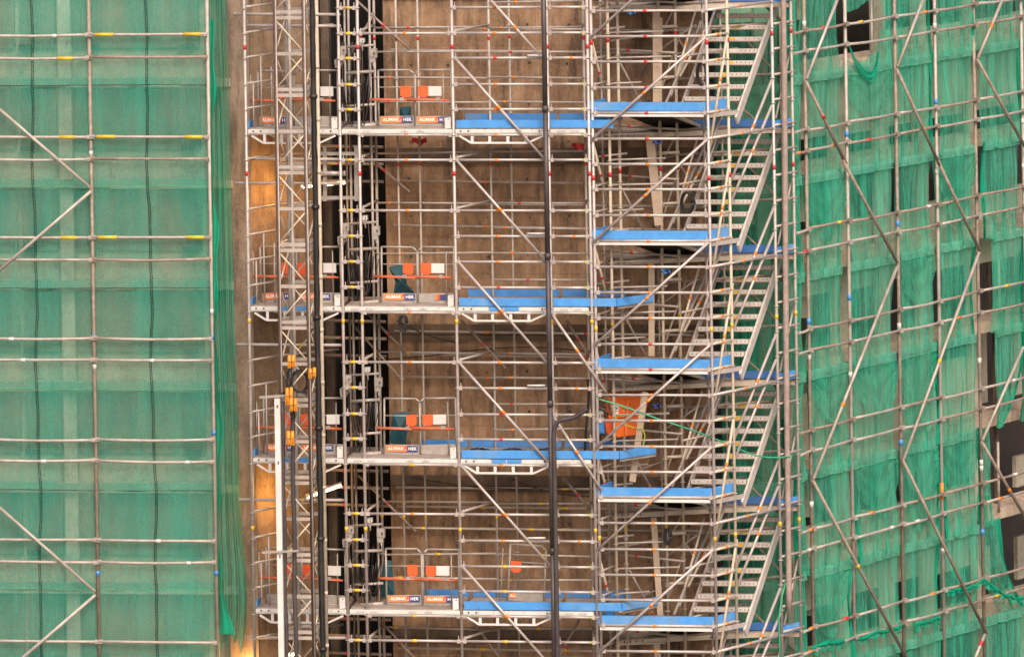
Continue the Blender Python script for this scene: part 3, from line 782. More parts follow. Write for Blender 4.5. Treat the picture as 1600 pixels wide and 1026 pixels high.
# ------------------------------------------------------------------ hoist mast and its neighbours
def mast():
    t = thing('hoist_mast', at_z(455, MP, 23.6), 'brown lattice hoist mast with crossed bracing in front of the lit wall', 'hoist mast')
    a = at_z(437.5, MP, 0); L = P(482.5, 500, MP).x-P(437.5, 500, MP).x
    z0, z1 = 23.6, 36.2
    c = [a, a+E1*L, a+EIN*.5+E1*.08, a+EIN*.5+E1*(L+.08)]
    for i, p in enumerate(c):
        m = MB().tube([p+ZZ*z0, p+ZZ*z1], .034 if i < 2 else .03, 10)
        m.build('mast_tube_and_highlight', 'mast' if i < 2 else 'rust', t)
        MB().tube([p+ZZ*z0-EIN*.03+E1*.018, p+ZZ*z1-EIN*.03+E1*.018], .011, 8).build('mast_tube_and_highlight', 'galv2', t)  # thin pale tube added as a painted highlight along the mast tube
    p = a+EIN*.3+E1*.17; MB().tube([p+ZZ*z0, p+ZZ*z1], .027, 10).build('guide_tube', 'galv2', t)
    zs = P(455, 22, MP).z
    zj = zs+1.205
    while zj > 23.8:
        for h in (-.03, .06):
            for u, w_ in ((0, 1), (2, 3), (1, 3), (0, 2)):
                MB().beam(c[u]+ZZ*(zj-h), c[w_]+ZZ*(zj-h), .035, .05).build('cross_member', 'galv2', t)
        for u, w_ in ((0, 1), (2, 3)): MB().beam(c[u]+ZZ*(zj-.62), c[w_]+ZZ*(zj-.62), .04, .05).build('cross_member', 'galv2', t)
        for f, (p, q) in enumerate(((0, 1), (2, 3), (1, 3), (0, 2))):
            fl = 0
            for zt, zb in ((zj-.09, zj-.60), (zj-.65, zj-1.16)):
                u, w = (p, q) if (fl+f) % 2 == 0 else (q, p); fl += 1
                MB().tube([c[u]+ZZ*zt, c[w]+ZZ*zb], .0135, 6).build('lattice_brace', 'beige', t)
        zj -= 1.205
    # dark cable duct and beige pole
    pa, pb = vpost(495.5, (-.75, -.14))
    m = MB(); n = 60; rr = random.Random(2)
    pts = [pa+(pb-pa)*(i/n)+V((rr.uniform(-.006, .006), 0, 0)) for i in range(n+1)]
    m.tube(pts, [.040+.010*rr.random() for _ in pts], 8)
    for i in range(4, n, 9): m.tube([pts[i]-ZZ*.03, pts[i]+ZZ*.03], .064, 8)
    tag(m.build('power_cable', 'black'), 'thick black power cable running the full height beside the lattice mast', 'cable')
    pa, pb = vpost(502, (-.45, -.14))
    m = MB().tube([pa, pb], .030, 10)
    for i in range(1, 14): q = pa+(pb-pa)*(i/14); m.tube([q-ZZ*.03, q+ZZ*.03], .036, 10)
    tag(m.build('support_pole', 'beige'), 'cream upright pole between the black cable and the ladder rungs', 'pole')
    # white guide post
    p1 = P(433.5, 622, (-1.15, -.14)); p0 = V((p1.x, p1.y, 23.6))
    g = thing('guide_post', p0, 'white square guide post ending below the amber clamps', 'post')
    MB().beam(p0, p1, .085, .085, up=EIN).build('post_body', 'white', g)
    m = MB()
    for y in (634, 722, 868): c_ = V((p1.x, p1.y-.046, P(434, y, (-1.15, -.14)).z)); m.box(c_, (.01, 0, 0), (0, .004, 0), (0, 0, .022))
    m.build('bolt_slot', 'slot', g)
    MB().beam(p1+V((-.28, 0, .02)), p1+V((.26, 0, .05)), .04, .035).build('head_arm', 'grey', g)
    z = P(434, 861, (-1.15, -.14)).z; MB().beam(V((p1.x-.28, p1.y-.07, z)), V((p1.x+.30, p1.y-.07, z+.02)), .035, .03).build('head_arm', 'grey', g)
    # trailing cables
    for x0, x1, r, lab in ((441, 448.5, .042, 'thick brown trailing cable next to the white guide post'), (456.5, 463, .045, 'thick dark trailing cable hanging under the amber clamps')):
        pts = [P(x0+(x1-x0)*q+.8*math.sin(q*17), 632+440*q, (-1.08, -.14)) for q in [i/24 for i in range(25)]]
        tag(MB().tube(pts, r*.75, 8).build('trailing_cable', 'darktube'), lab, 'cable')
    m = MB(); rr = random.Random(9)
    for _ in range(9):
        xs = [455+rr.uniform(-4, 4), 450+rr.uniform(-6, 6), 455+rr.uniform(-10, 12), 458+rr.uniform(-6, 6)]
        m.tube([P(x, y, (-1.12+rr.uniform(-.05, .05), -.14)) for x, y in zip(xs, (566, 590, 615, 640+rr.uniform(0, 30)))], .008, 5)
    for _ in range(5):
        m.tube([P(438+rr.uniform(0, 5), 616, (-1.1, -.14)), P(455, 600+rr.uniform(0, 12), (-1.1, -.14)), P(480, 616+rr.uniform(-4, 3), (-1.1, -.14))], .009, 5)
    tag(m.build('cable_tangle', 'black'), 'tangle of thin dark cables knotted around the amber clamps', 'cables')
    for (x, y, h, lab) in ((455.5, 564, 12, 'upper amber cable clamp on the mast cross member'), (488, 582, 9, 'amber clamp squeezed beside the black cable'), (452, 618, 16, 'amber cable clamp at the top of the white guide post'), (458.5, 632, 13, 'wide amber cable clamp just below the cable tangle'), (454, 684, 14, 'lowest amber cable clamp with two lobes')):
        p = P(x, y, (-1.2, -.14)); s = h/100
        q = thing('cable_clamp', p, lab, 'clamp', 'amber cable clamps')
        m = MB()
        for dx in (-.032, .032): m.box((dx, 0, rr.uniform(-.02, .02)), (.026, 0, 0), (0, .03, 0), (0, 0, s*.75)); m.tube([(dx, -.02, -s*.8), (dx, -.02, s*.8)], .022, 8)
        m.build('clamp_body', 'cable_orange', q, True)
        m = MB(); m.bx(-.05, .05, -.046, -.043, -.006, .002); m.build('clamp_bolt', 'slot', q, True)
    c = P(468, 596, (-.8, -.14)); m = MB()
    for k in range(5): m.tube([c+V((.115*math.cos(a)*(1+.05*k), .02*k-.04, .15*math.sin(a)*(1+.04*k))) for a in [j*.2618 for j in range(25)]], .011, 6)
    tag(m.build('cable_coil', 'black'), 'round black cable coil hung inside the lattice mast', 'cable coil')
mast()
def lamps():
    k = 0
    for (x0, y0, x1, y1, lab, w) in ((478, 777, 534, 757, 'lit tube lamp tilted up towards the shaft, below the third landing', 26), (470, 292, 540, 285, 'lit tube lamp behind the mast, below the topmost landing', 28), (428, 1024, 470, 1020, 'lit tube lamp cut by the bottom edge of the picture', 24)):
        pl = (1.35, -.14)
        a, b = P(x0, y0, pl), P(x1, y1, pl)
        t = thing('tube_lamp', (a+b)/2, lab, 'lamp', 'lit tube lamps')
        MB().beam(a+ZZ*.04, b+ZZ*.04, .07, .03).build('lamp_housing', 'grey', t)
        d = b-a
        MB().tube([a+d*.02-V((0, .03, 0)), a+d*.44-V((0, .03, 0))], .022, 8).build('lamp_tube', 'lamp', t)
        MB().tube([a+d*.54-V((0, .03, 0)), a+d*.98-V((0, .03, 0))], .022, 8).build('lamp_tube', 'lamp', t)
        l = bpy.data.lights.new('lamp_light', 'POINT'); l.energy = w; l.color = (1, .50, .11); l.shadow_soft_size = .25
        o = bpy.data.objects.new('lamp_light', l); COL.objects.link(o); o.location = (a+b)/2+V((-.62, -.50, -.05))
lamps()

# ------------------------------------------------------------------ dark pipe
def pipes():
    a, b = vpost(857.5, (-.25, -.14))
    t = thing('riser_pipe', a, 'dark brown riser pipe running the full height in front of the landings', 'pipe')
    n = 5
    for i in range(n):
        p, q = a+(b-a)*(i/n), a+(b-a)*((i+1)/n)
        m = MB().tube([p+ZZ*.01, q-ZZ*.01], .042, 12); m.build('pipe_section', 'darktube', t)
        MB().tube([q-ZZ*.05, q+ZZ*.05], .052, 12).build('pipe_collar', 'darktube', t)
    for z in BASE: MB().box(V((a.x, a.y+.06, z+.06)), (.07, 0, 0), (0, .07, 0), (0, 0, .03)).build('pipe_bracket', 'grey', t)
    pl = (-.3, -.14)
    pts = [P(x, y, pl) for x, y in ((917, 638), (905, 648), (890, 654), (877, 655), (869, 661), (865, 675), (865.5, 700), (867, 760), (868.5, 850), (870, 950), (872, 1080))]
    # smooth
    def sm(ps):
        out = [ps[0]]
        for p, q in zip(ps, ps[1:]): out += [p*.75+q*.25, p*.25+q*.75]
        return out+[ps[-1]]
    tag(MB().tube(sm(sm(pts)), .036, 10).build('pump_hose', 'darktube'), 'dark pump hose bending off the riser pipe and dropping beside it', 'hose')
    pts = [P(x, y, (.5, -.14)) for x, y in ((918, 592), (921, 615), (917, 650), (915, 680), (914, 710))]
    tag(MB().tube(sm(sm(pts)), .02, 8).build('power_cable', 'black'), 'black cable hanging down to the third landing beside the blue motor', 'cable')
    for x0, y0, x1, y1, s, wh in ((470, 555, 700, 552, 8, 'level with the amber clamps'), (620, 500, 720, 536, 6, 'slanting beside the black cable loop'), (700, 552, 930, 550, -9, 'arching above the third landing'), (800, 748, 930, 775, 8, 'running from the riser pipe to the stair tower'), (640, 745, 900, 760, 10, 'under the third landing behind the riser pipe')):
        m = MB(); A, B = P(x0, y0, (1.4, -.14)), P(x1, y1, (1.4, -.14))
        m.tube([A+(B-A)*q-ZZ*.01*s*math.sin(math.pi*q) for q in [j/12 for j in range(13)]], .010, 5)
        tag(m.build('slack_cable', 'black'), 'slack black cable on the brown wall '+wh, 'cable', 'slack cables on the wall')
pipes()

# ------------------------------------------------------------------ stair tower
S0 = 165   # reference front landing (picture height)
KS = list(range(-1, 6))
FZ = [P(925, y, FP).z for y in (17, 217, 417, 617, 817, 1017)]
def stair_tower():
    t = thing('stair_scaffold', at_z(1020, FP, 23.6), 'pale scaffold tower carrying the zigzag stair flights and blue landings', 'scaffold')
    yl = [-63, -23, 17, 57, 96.5, 137, 176.5, 217, 256.5, 296, 336.5, 376.5, 417, 457, 497, 537.5, 577, 617, 657, 697.5, 737, 776.5, 817, 858, 898, 937, 977, 1017, 1058]
    zl = [P(1015, y, FP).z for y in yl]
    G = at_z(1111.5, FP, 0); Fp = at_z(925, FP, 0); J = at_z(1143.5, SP, 0); H = at_z(1213.5, SP, 0); I = at_z(1243.5, SP, 0)
    ptz = [P(1111, y, FP).z for y in (66, 278, 514, 842)]
    tc = ('tred', 'tred', 'tyel', 'tyel')
    def up(px, pl, mat, r, nm='scaffold_post', tape=True):
        a, b = vpost(px, pl); L = b.z-a.z
        pole(nm, a, b, t, mat, r, [((z-a.z)/L, .075, c) for z, c in zip(ptz, tc)] if tape else (), rings=zl)
    up(1111.5, FP, 'galv', .0238); up(931, (.02, -.14), 'galv', .0238)
    up(1143.5, SP, 'beige', .024); up(1213.5, SP, 'galv', .025); up(1243.5, (SP[0], 1.2), 'galv2', .023)
    for px, y in ((957, .45), (972.5, .95), (1036, 1.25), (1062.5, 1.45)): up(px, (y, -.14), 'beige', .0245, 'inner_post')
    for px, y in ((946, 1.6), (1030, 1.75), (1133, 1.9), (1105, 1.2)): up(px, (y, -.14), 'galv2', .017, 'inner_post', False)
    for k, z in enumerate(zl):
        tc_ = 'tred' if yl[k] < 230 or yl[k] in (537.5, 577) else 'torange'
        ex = .0
        pole('ledger_tube', Fp+E1*.06+ZZ*z, G+ZZ*z, t, 'galv', .0215, [(.47, .055, tc_)], True)
        lv = k % 5
        end = H if lv == 2 else J
        e = (end-G)
        pole('side_rail', G+ZZ*(z+.005), G+e+ZZ*(z+.005), t, 'galv' if lv == 2 else 'beige', .0235, [(.5, .06, 'torange')])
        zz = z+.05
        pole('side_rail', H+ZZ*zz, I+(I-H).normalized()*.08+ZZ*zz, t, 'galv2', .021)
        if lv in (0, 2, 4):
            a = at_z(957, (.45, -.14), z+.03); pole('inner_rail', Fp+ZZ*(z+.03), a+EIN*.3, t, 'galv2', .019)
        a = at_z(972.5, (.95, -.14), z+.06)
        if lv in (1, 3): pole('inner_rail', at_z(931, (.95, -.14), z), a+E1*.12, t, 'galv', .02, [(.3, .05, 'tred')])
        if lv in (0, 3): pole('inner_rail', at_z(1032, (1.3, -.14), z+.02), at_z(1066, (1.35, -.14), z+.03), t, 'beige', .026)
        pole('inner_rail', at_z(957, (.45, -.14), z+.015), at_z(1008+12*lv, (.62, -.14), z+.02), t, 'galv2', .016)
        if lv in (1, 4): pole('inner_rail', at_z(1064, (.5, -.14), z+.02), at_z(1160, (1.9, -.14), z+.02), t, 'galv2', .018)
        if lv in (0, 2, 3): pole('rear_rail', at_z(1064, (1.45, -.14), z-.02), at_z(1240, (2.0, -.05), z-.02), t, 'rust', .02)
        if lv in (2, 4): pole('rear_rail', at_z(940, (1.7, -.14), z+.04), at_z(1064, (1.5, -.3), z+.03), t, 'galv2', .019, [(.4, .06, 'tred')])
    # front zigzag
    BF = (-.055, -.14)
    for y in (-103, 57, 217, 377, 537.5, 697.5, 857, 1017):
        pole('brace_tube', P(921+y*.0135, y+2, BF), P(1102+(y-160)*.0145, y-160+1, BF), t, 'galv', .0215, [(.46, .065, 'torange')])
        a = P(922+y*.013, y, (.0, -.14)); b = P(949+y*.013, y+112, (.75, -.14))
        pole('end_brace', a, b, t, 'beige', .022, [(.5, .05, 'tred')])
    for z in FZ:
        d = z-FZ[1]
        def q(px, py, pl): return P(px, py, pl)+ZZ*d
        pole('rear_brace', q(1150, 160, (1.9, 0)), q(1236, 240, (1.9, 0)), t, 'rust', .02)
        pole('rear_brace', q(1236, 75, (1.4, 0)), q(1212, 185, (.9, 0)), t, 'galv2', .018)
        pole('rear_brace', q(968, 96, (1.2, 0)), q(1022, 200, (1.6, 0)), t, 'galv2', .016, [(.7, .05, 'torange')])
        pole('rear_brace', q(1052, 15, (1.2, 0)), q(1000, 120, (1.6, 0)), t, 'galv2', .016)
        pole('rear_brace', q(1000, 300, (1.5, 0)), q(1086, 238, (1.0, 0)), t, 'galv2', .016)
        pole('rear_brace', q(1072, 25, (1.7, 0)), q(1030, 150, (1.2, 0)), t, 'beige', .017)
        pole('rear_brace', q(1060, 60, (.9, 0)), q(1100, 130, (1.4, 0)), t, 'rust', .016)
        pole('rear_brace', q(985, 145, (1.5, 0)), q(1060, 118, (1.6, 0)), t, 'galv2', .016)
        pole('rear_brace', q(1090, 215, (.8, 0)), q(1060, 320, (.2, 0)), t, 'beige', .019, [(.5, .05, 'torange')])
        pole('rear_brace', q(1120, 215, (.6, 0)), q(1090, 300, (.2, 0)), t, 'galv', .019)
        pole('rear_brace', q(1163, 60, (1.8, 0)), q(1215, 118, (1.9, 0)), t, 'rust', .017)
        pole('rear_brace', q(957, 262, (1.0, 0)), q(1056, 243, (1.5, 0)), t, 'galv2', .021)
stair_tower()

def stairs():
    words = ['topmost', 'second from the top', 'third from the top', 'fourth from the top', 'fifth from the top', 'lowest, cut by the bottom edge']
    def label(o, txt, i): o['label'] = txt + ', ' + words[i]
    # ---- flight (reference: from the landing at y=165 up to the one above)
    b0 = P(1156, 152, .25); b7 = P(1204, 22, 1.65)
    root = thing('stair_flight', b0, 'x', 'stairs', 'stair flights of the tower')
    st = b7-b0; step = st/7
    W = E1*.87
    for i in range(8):
        p = b0+step*i
        m = MB(); c = p-W/2+EIN*.09-ZZ*.02
        m.box(c, W/2, EIN*.10, ZZ*.012, 0)
        m.box(p-W/2+ZZ*-.022, W/2, EIN*.008, ZZ*.032, 0)
        m.box(p-W/2+EIN*.03-ZZ*.052, W/2*.98, EIN*.016, ZZ*.018, 1)
        for s in range(12):
            if s in (4, 5, 9): continue
            m.box(p-W*(.06+.08*s)-EIN*.010-ZZ*.018, E1*.007+ZZ*.004, EIN*.002, ZZ*.010, 2)
        mats = ['alu', 'wood', 'slot']
        if i in (5, 6, 2, 3):
            mats.append('tyel'); m.box(p-W*(.55 if i > 3 else .42)-EIN*.011-ZZ*.02, E1*.055, EIN*.002, ZZ*.02, 3)
        m.build('tread', mats, root)
    off = V((.03, 0, -.04))
    a = b0-step*1.2+off-ZZ*.10; b = b7+step*.9+off-ZZ*.02
    m = MB().beam(a, b, .035, .15, up=ZZ); m.build('stringer', 'alu', root)
    m = MB()
    for i in range(8): p = b0+step*i+E1*.012; m.prism([p+ZZ*.01, p-ZZ*.15, p+EIN*.02-ZZ*.15+E1*-.0, p+EIN*.16+ZZ*.01], E1*.012)
    m.build('tread_bracket', 'alu', root)
    off2 = -W+V((-.03, 0, -.04))
    MB().beam(b0-step*.9+off2-ZZ*.08, b7+step*.9+off2-ZZ*.02, .03, .10).build('stringer', 'galv2', root)
    for (x0, y0, p0, x1, y1, p1, mt) in ((1206, 125, SP, 1141, 285, (SP[0]+.15, 1.2), 'galv'), (1206, 165, SP, 1138, 325, (SP[0]+.15, 1.2), 'galv'), (1138, 42, SP, 1110, 225, (SP[0]-.0, 1.2), 'beige'), (1096, 33, 1.2, 1040, 162, .3, 'galv2'), (1105, 40, 1.2, 1062, 120, .5, 'beige'), (1087, 40, 1.3, 1048, 150, .4, 'galv2'), (1127, 180, .3, 1098, 262, .3, 'galv')):
        pole('handrail', P(x0, y0, p0), P(x1, y1, p1), root, mt, .0225, [(.45, .06, 'torange')])
    # ---- front landing
    fl = thing('stair_landing', P(924, 175, FP), 'x', 'scaffold platform', 'front landings of the stair tower')
    a, b = P(921.5, 173, (.02, -.14)), P(1103, 173.5, (.02, -.14))
    MB().board(a, b, .135).build('toe_board', 'blue', fl)
    c = P(1137, 170, (SP[0]+.05, 1.2)); c.z = b.z
    MB().board(b+E1*.008, c, .145).build('toe_board', 'blue', fl)
    d = a+V((.26, .55, 0)); MB().board(a, d, .135).build('toe_board', 'blue', fl)
    dz = ZZ*-.05
    MB().prism([a+dz, b+dz, c+dz, c+EIN*.35+dz, a+EIN*.9+dz], ZZ*.035).build('deck', 'deck', fl)
    m = MB(); m.beam(a+dz*1.3-EIN*.01+E1*.03, b+dz*1.3-EIN*.01-E1*.03, .03, .05); m.build('edge_beam', 'white', fl)
    m = MB(); m.beam(b+dz*1.5, c+dz*1.5+V((.15, .05, 0)), .03, .07); m.build('edge_beam', 'galv', fl)
    # ribbed ramp under the landing, its shade put into the dark colour
    q = [P(978, 181, .5), P(1052, 181, .5), P(1098, 200, 1.6), P(1030, 202, 1.6)]
    m = MB(); m.prism(q, ZZ*.02, 0)
    for s in range(1, 9):
        u = s/9; A = q[0]+(q[1]-q[0])*u; B = q[3]+(q[2]-q[3])*u; m.beam(A-V((0, .01, 0.01)), B-V((0, .01, .01)), .012, .012, 1)
    for s in (.2, .5, .8):
        A = q[3]+(q[2]-q[3])*s+V((0, -.05, .03)); m.tube([A, A-V((0, .01, 0))], .012, 6, 2)
    m.build('ribbed_ramp', ['darkdeck', 'slot', 'white'], fl)
    MB().beam(q[1]-V((0, .02, -.01)), q[2]-V((0, .02, -.01)), .05, .05).build('edge_beam', 'beige', fl)
    # ---- rear landing
    rl = thing('stair_landing', P(1160, 200, 1.75), 'x', 'scaffold platform', 'rear landings of the stair tower')
    R1 = (1.75, -.10)
    a, b = P(1084, 199, R1), P(1206, 198, R1); b2 = P(1239, 197, (SP[0]+.04, 1.2))
    MB().board(a, b, .12).build('toe_board', 'blue_deep_shade', rl)  # recess shade is in this board's colour
    h0 = P(1206, 199.5, (SP[0]+.04, 1.2)); h0.z = b2.z
    MB().board(h0, b2, .13).build('toe_board', 'blue', rl)
    # curved deck reaching back under the flight
    Y = 1.6
    poly = [P(953, 209, .9), P(1000, 208.5, 1.0), P(1040, 206, 1.1), P(1096, 203, 1.2), P(1207, 204, 1.4), P(1240, 201, 1.3)]
    zr = min(p.z for p in poly)
    poly = [V((p.x, p.y, zr+.02)) for p in poly]
    back = [V((poly[-1].x, 2.05, zr+.02)), V((poly[0].x, 1.8, zr+.02))]
    MB().prism(poly+back, ZZ*.03).build('deck', 'deck', rl)
    m = MB()
    for p, q_ in zip(poly, poly[1:]): m.beam(p-ZZ*.02-V((0, .02, 0)), q_-ZZ*.02-V((0, .02, 0)), .04, .07)
    for s in range(5): p = poly[0]+(poly[1]-poly[0])*(s/5); m.box(p-V((0, .045, .01)), (.008, 0, 0), (0, .002, 0), (0, 0, .02), 1)
    m.build('edge_beam', ['beige', 'slot'], rl)
    for lst, what in ((root, 'steep stair flight with perforated treads'), (fl, 'front stair landing with bright blue toe boards'), (rl, 'rear stair landing with shade-painted blue toe board')):
        for i, k in enumerate(range(0, 6)):
            o = lst if i == 0 else copy_tree(lst)
            o.location = V(lst.location) if i == 0 else V(lst.location)-ZZ*(2.0*i if lst is not rl else 1.99*i)
            label(o, what, i)
    # upper parts entering the frame
    for lst, what in ((rl, 'rear stair landing cut by the top edge of the picture'),):
        o = copy_tree(lst); o.location = V(lst.location)+ZZ*1.99; o['label'] = what
    o = copy_tree(fl); o.location = V(fl.location)-ZZ*0+ZZ*2.0; o['label'] = 'front stair landing mostly above the picture'
stairs()

def tower_extras():
    # timber planks
    for i, (x0, y0, x1, y1, w, pl, lab) in enumerate(((1025.5, 18, 1026, 162, .115, .9, 'long upright timber plank behind the topmost front landing'), (1013, 206, 1028, 352, .105, .7, 'leaning timber plank between the first and second front landings'), (1018, 408, 1018, 556, .095, .7, 'upright timber plank under the second front landing'), (1008, 612, 988, 752, .10, .25, 'timber plank leaning in front of the orange hopper'), (1021, 808, 1032, 962, .095, .7, 'long timber plank standing in the lower part of the stair tower'), (1026, 1004, 1032, 1080, .1, .6, 'timber plank cut by the bottom edge of the picture'))):
        a, b = P(x0, y0, pl), P(x1, y1, pl)
        m = MB().beam(a, b, .03, w, up=V((1, 0, 0)))
        if i in (0, 1): m.beam(a+V((.07, .035, -.1)), b+V((.06, .035, -.02)), .028, .05, up=V((1, 0, 0)))
        for s in (.25, .6): c = a+(b-a)*s; m.tube([c+V((0, -.018, 0)), c+V((0, -.014, 0))], .012, 6, 1)
        tag(m.build('timber_plank', ['wood', 'rust']), lab, 'plank', 'timber planks in the stair tower')
    # orange hopper
    h = thing('material_hopper', P(975, 690, .75), 'orange steel hopper with white sticker behind the stair tower posts', 'hopper')
    f = [P(x, y, p) for x, y, p in ((946, 624, .55), (1012, 620, 1.0), (1003, 645, 1.0), (990, 680, .95), (963, 684, .6), (955, 655, .55))]
    f = [P(945, 623, .5), P(1013, 620, .9), P(992, 679, .8), (P(957, 684, .5))]
    bk = [p+V((.10, .65, .0)) for p in f]
    m = MB(); m.add(f+bk, [(0, 3, 2, 1), (0, 4, 7, 3), (1, 2, 6, 5), (3, 7, 6, 2), (4, 5, 6, 7)])
    m.add([p+V((.012, .02, 0)) for p in f], [(0, 1, 2, 3)])
    m.build('hopper_body', 'hop', h)
    m = MB(); m.beam(f[0]+V((-.02, -.01, .01)), f[1]+V((.02, -.01, .01)), .05, .035); m.beam(f[0], bk[0], .04, .035); m.beam(f[1], bk[1], .04, .035); m.build('rim', 'hop', h)
    ce = (f[0]+f[3])/2+V((.16, -.02, .0)); m = MB(); m.beam((f[0]+f[1])/2+V((.02, -.02, -.02)), (f[2]+f[3])/2+V((.03, -.02, .02)), .03, .02, up=V((0, 1, 0)))
    A = f[0]+(f[3]-f[0])*.48; B = f[1]+(f[2]-f[1])*.42
    m.beam(A+V((0, -.015, 0)), B+V((0, -.015, 0)), .03, .03); m.build('stiffener', 'hop', h)
    # side chute below
    ch = [P(945, 656, .35), P(953, 655, .35), P(962, 684, .4), P(948, 676, .4)]
    MB().prism(ch, V((.02, .25, 0))).build('chute', 'orange', h)
    s0 = P(948.5, 641, .40); sw = E1*.19; m = MB()
    fn_ = f[1]-f[0]; fx_ = fn_.normalized(); nrm = fx_.cross(ZZ).normalized()
    sc_ = f[0]+fx_*.06+ZZ*-.185; 
    def rect(x0, x1, z0, z1, o, mi): m.add([sc_+fx_*x0+ZZ*z0+nrm*o, sc_+fx_*x1+ZZ*z0+nrm*o, sc_+fx_*x1+ZZ*z1+nrm*o, sc_+fx_*x0+ZZ*z1+nrm*o], [(0, 1, 2, 3)], mi)
    m.box(sc_+fx_*.095+ZZ*.035+nrm*.010, fx_*.095, nrm*.003, ZZ*.04, 0)
    m.box(sc_+fx_*.12-ZZ*.045+nrm*.010, fx_*.06, nrm*.003, ZZ*.025, 0)
    cc = sc_+fx_*.035+ZZ*.038+nrm*.0145
    m.tube([cc, cc+nrm*.002], .028, 12, 1); m.box(cc+nrm*.003, fx_*.006+ZZ*.018, nrm*.001, ZZ*.007-fx_*.004, 2)
    st = m.build('sticker', ['letter', 'tred', 'print'], h)
    tx = bpy.data.objects.new('lettering', text_mesh('RBS', .058, 'print')); COL.objects.link(tx); tx.parent = st
    tx.location = sc_+fx_*.125+ZZ*.035+nrm*.0155-worldloc(st); tx.rotation_euler = (0, 0, math.atan2(fx_.y, fx_.x))
    # blue motor
    b = thing('pump_motor', P(938, 678, .3), 'blue motor casing with dark foot beside the orange hopper', 'motor')
    p = P(937.5, 667, .3)
    m = MB().box(p, (.072, -.01, 0), (.01, .09, 0), (0, 0, .088)); m.box(p+V((0, -.1, 0)), (.05, 0, 0), (0, .012, 0), (0, 0, .065)); m.build('casing', 'bluebox', b)
    m = MB().box(p-ZZ*.105, (.06, 0, 0), (0, .07, 0), (0, 0, .016)); m.tube([p-ZZ*.12, p-ZZ*.2], .015, 6); m.build('foot', 'black', b)
    m = MB().box(p+ZZ*.115, (.07, 0, 0), (0, .07, 0), (0, 0, .024)); m.build('cover', 'white', b)
    tag(MB().tube([P(x, y, .35) for x, y in ((926, 640), (934, 636), (944, 640), (951, 648))], .022, 8).build('pump_pipe', 'darktube'), 'short dark bent pipe entering the orange hopper', 'pipe')
    tag(MB().box(P(936, 646, .4), (.06, 0, 0), (0, .06, 0), (0, 0, .05)).tube([P(930, 646, .3), P(943, 646, .3)], .03, 8).build('gear_housing', 'grey'), 'grey gear housing above the blue motor', 'motor part')
    # bracket frames on the shaft posts and a heap of dark hose
    for (x0, y0, x1, y1, lab) in ((508, 240, 557, 309, 'grey square bracket frame bolted across the shaft posts under the topmost landing'),):
        pl = (.25, -.14); a, b, c, d_ = P(x0, y0, pl), P(x1, y0, pl), P(x1, y1, pl), P(x0, y1, pl)
        f_ = thing('bracket_frame', d_, lab, 'bracket')
        for p, q in ((a, b), (d_, c)): MB().beam(p-E1*.08, q+E1*.08, .06, .05).build('cross_bar', 'grey', f_)
        for p, q in ((a, d_), (b, c)): MB().beam(p+ZZ*.12, q-ZZ*.05, .06, .055, up=EIN).build('side_bar', 'grey', f_)
        p, q = P(500, 271, (.2, -.14)), P(537, 271, (.2, -.14)); MB().tube([p, q], .038, 10).tube([q, q+E1*.03], .048, 10).build('pipe_stub', 'galv', f_)
    rr = random.Random(15); m = MB(); pts = []
    for j in range(60):
        q = j/59; p = P(735+165*q, 704, (.75+.12*math.sin(j*.33), -.14)); pts.append(V((p.x, p.y, BASE[2]+.115+.006*math.sin(j*2.1))))
    m.tube(pts, .018, 6); m.tube([p+V((.03, -.12, .0)) for p in pts[5:52]], .014, 6)
    tag(m.build('hose_heap', 'black'), 'heap of dark hose lying on the third landing behind the blue toe board', 'hose')
    # green hose
    pts = [(924, 612), (932, 622), (945, 626), (960, 630), (990, 640), (1030, 655), (1080, 671), (1120, 686), (1160, 704), (1185, 713), (1212, 715), (1238, 712)]
    ps = [P(x, y, (-.16 if x < 1110 else -.16+(x-1110)*.008, 0)) for x, y in pts]
    for _ in range(2):
        o = [ps[0]]
        for p, q in zip(ps, ps[1:]): o += [p*.75+q*.25, p*.25+q*.75]
        ps = o+[ps[-1]]
    m = MB().tube(ps, .013, 8)
    tag(m.build('green_hose', 'hosegreen'), 'green hose slung from the hopper across the stairs to the bark brown pole', 'hose')
    m = MB().tube([P(x, y, .2) for x, y in ((960, 652), (975, 662), (990, 668), (1004, 669), (1008, 680), (1005, 695), (1004, 704))], .008, 6)
    tag(m.build('thin_line', 'tgreen'), 'thin lime line dangling in front of the orange hopper', 'rope')
    m = MB().tube([P(x, y, (SP[0]-.06, 1.2)) for x, y in ((1237, 868), (1230, 900), (1222, 930), (1217, 965), (1218, 1000), (1220, 1060))], .014, 6)
    tag(m.build('green_rope', 'hosegreen'), 'green rope hanging down beside the bark brown pole at the lowest landings', 'rope')
    # coils
    for x, y, rx, rz, lab in ((1097, 116, .07, .17, 'oval coil of dark cable hung beside the top stair flight'), (1074, 317, .085, .16, 'oval coil of dark cable hung above the second front landing'), (1043.5, 838, .04, .12, 'narrow coil of black cable hung near the long timber plank'), (630, 505, .05, .12, 'black cable loop hung on the rear scaffold beside the shaft')):
        c = P(x, y, .15); m = MB()
        for k in range(5):
            m.tube([c+V((rx*(1+.08*math.sin(k*2))*math.cos(a)+.01*k-.02, .012*k, rz*(1+.06*math.cos(k*3))*math.sin(a))) for a in [j*.2618 for j in range(25)]], .011, 6)
        tag(m.build('cable_coil', 'black' if k else 'black'), lab, 'cable coil')
    # bark brown pole
    pts = []; rs = []
    rr = random.Random(6)
    for i in range(45):
        q = i/44; p = P(1223.5+9.5*q*1.07+.5*math.sin(q*9), -40+1120*q, (SP[0]-.14, 1.2)); pts.append(p); rs.append(.043+.006*rr.random())
    m = MB().tube(pts[:-5], rs[:-5], 10)
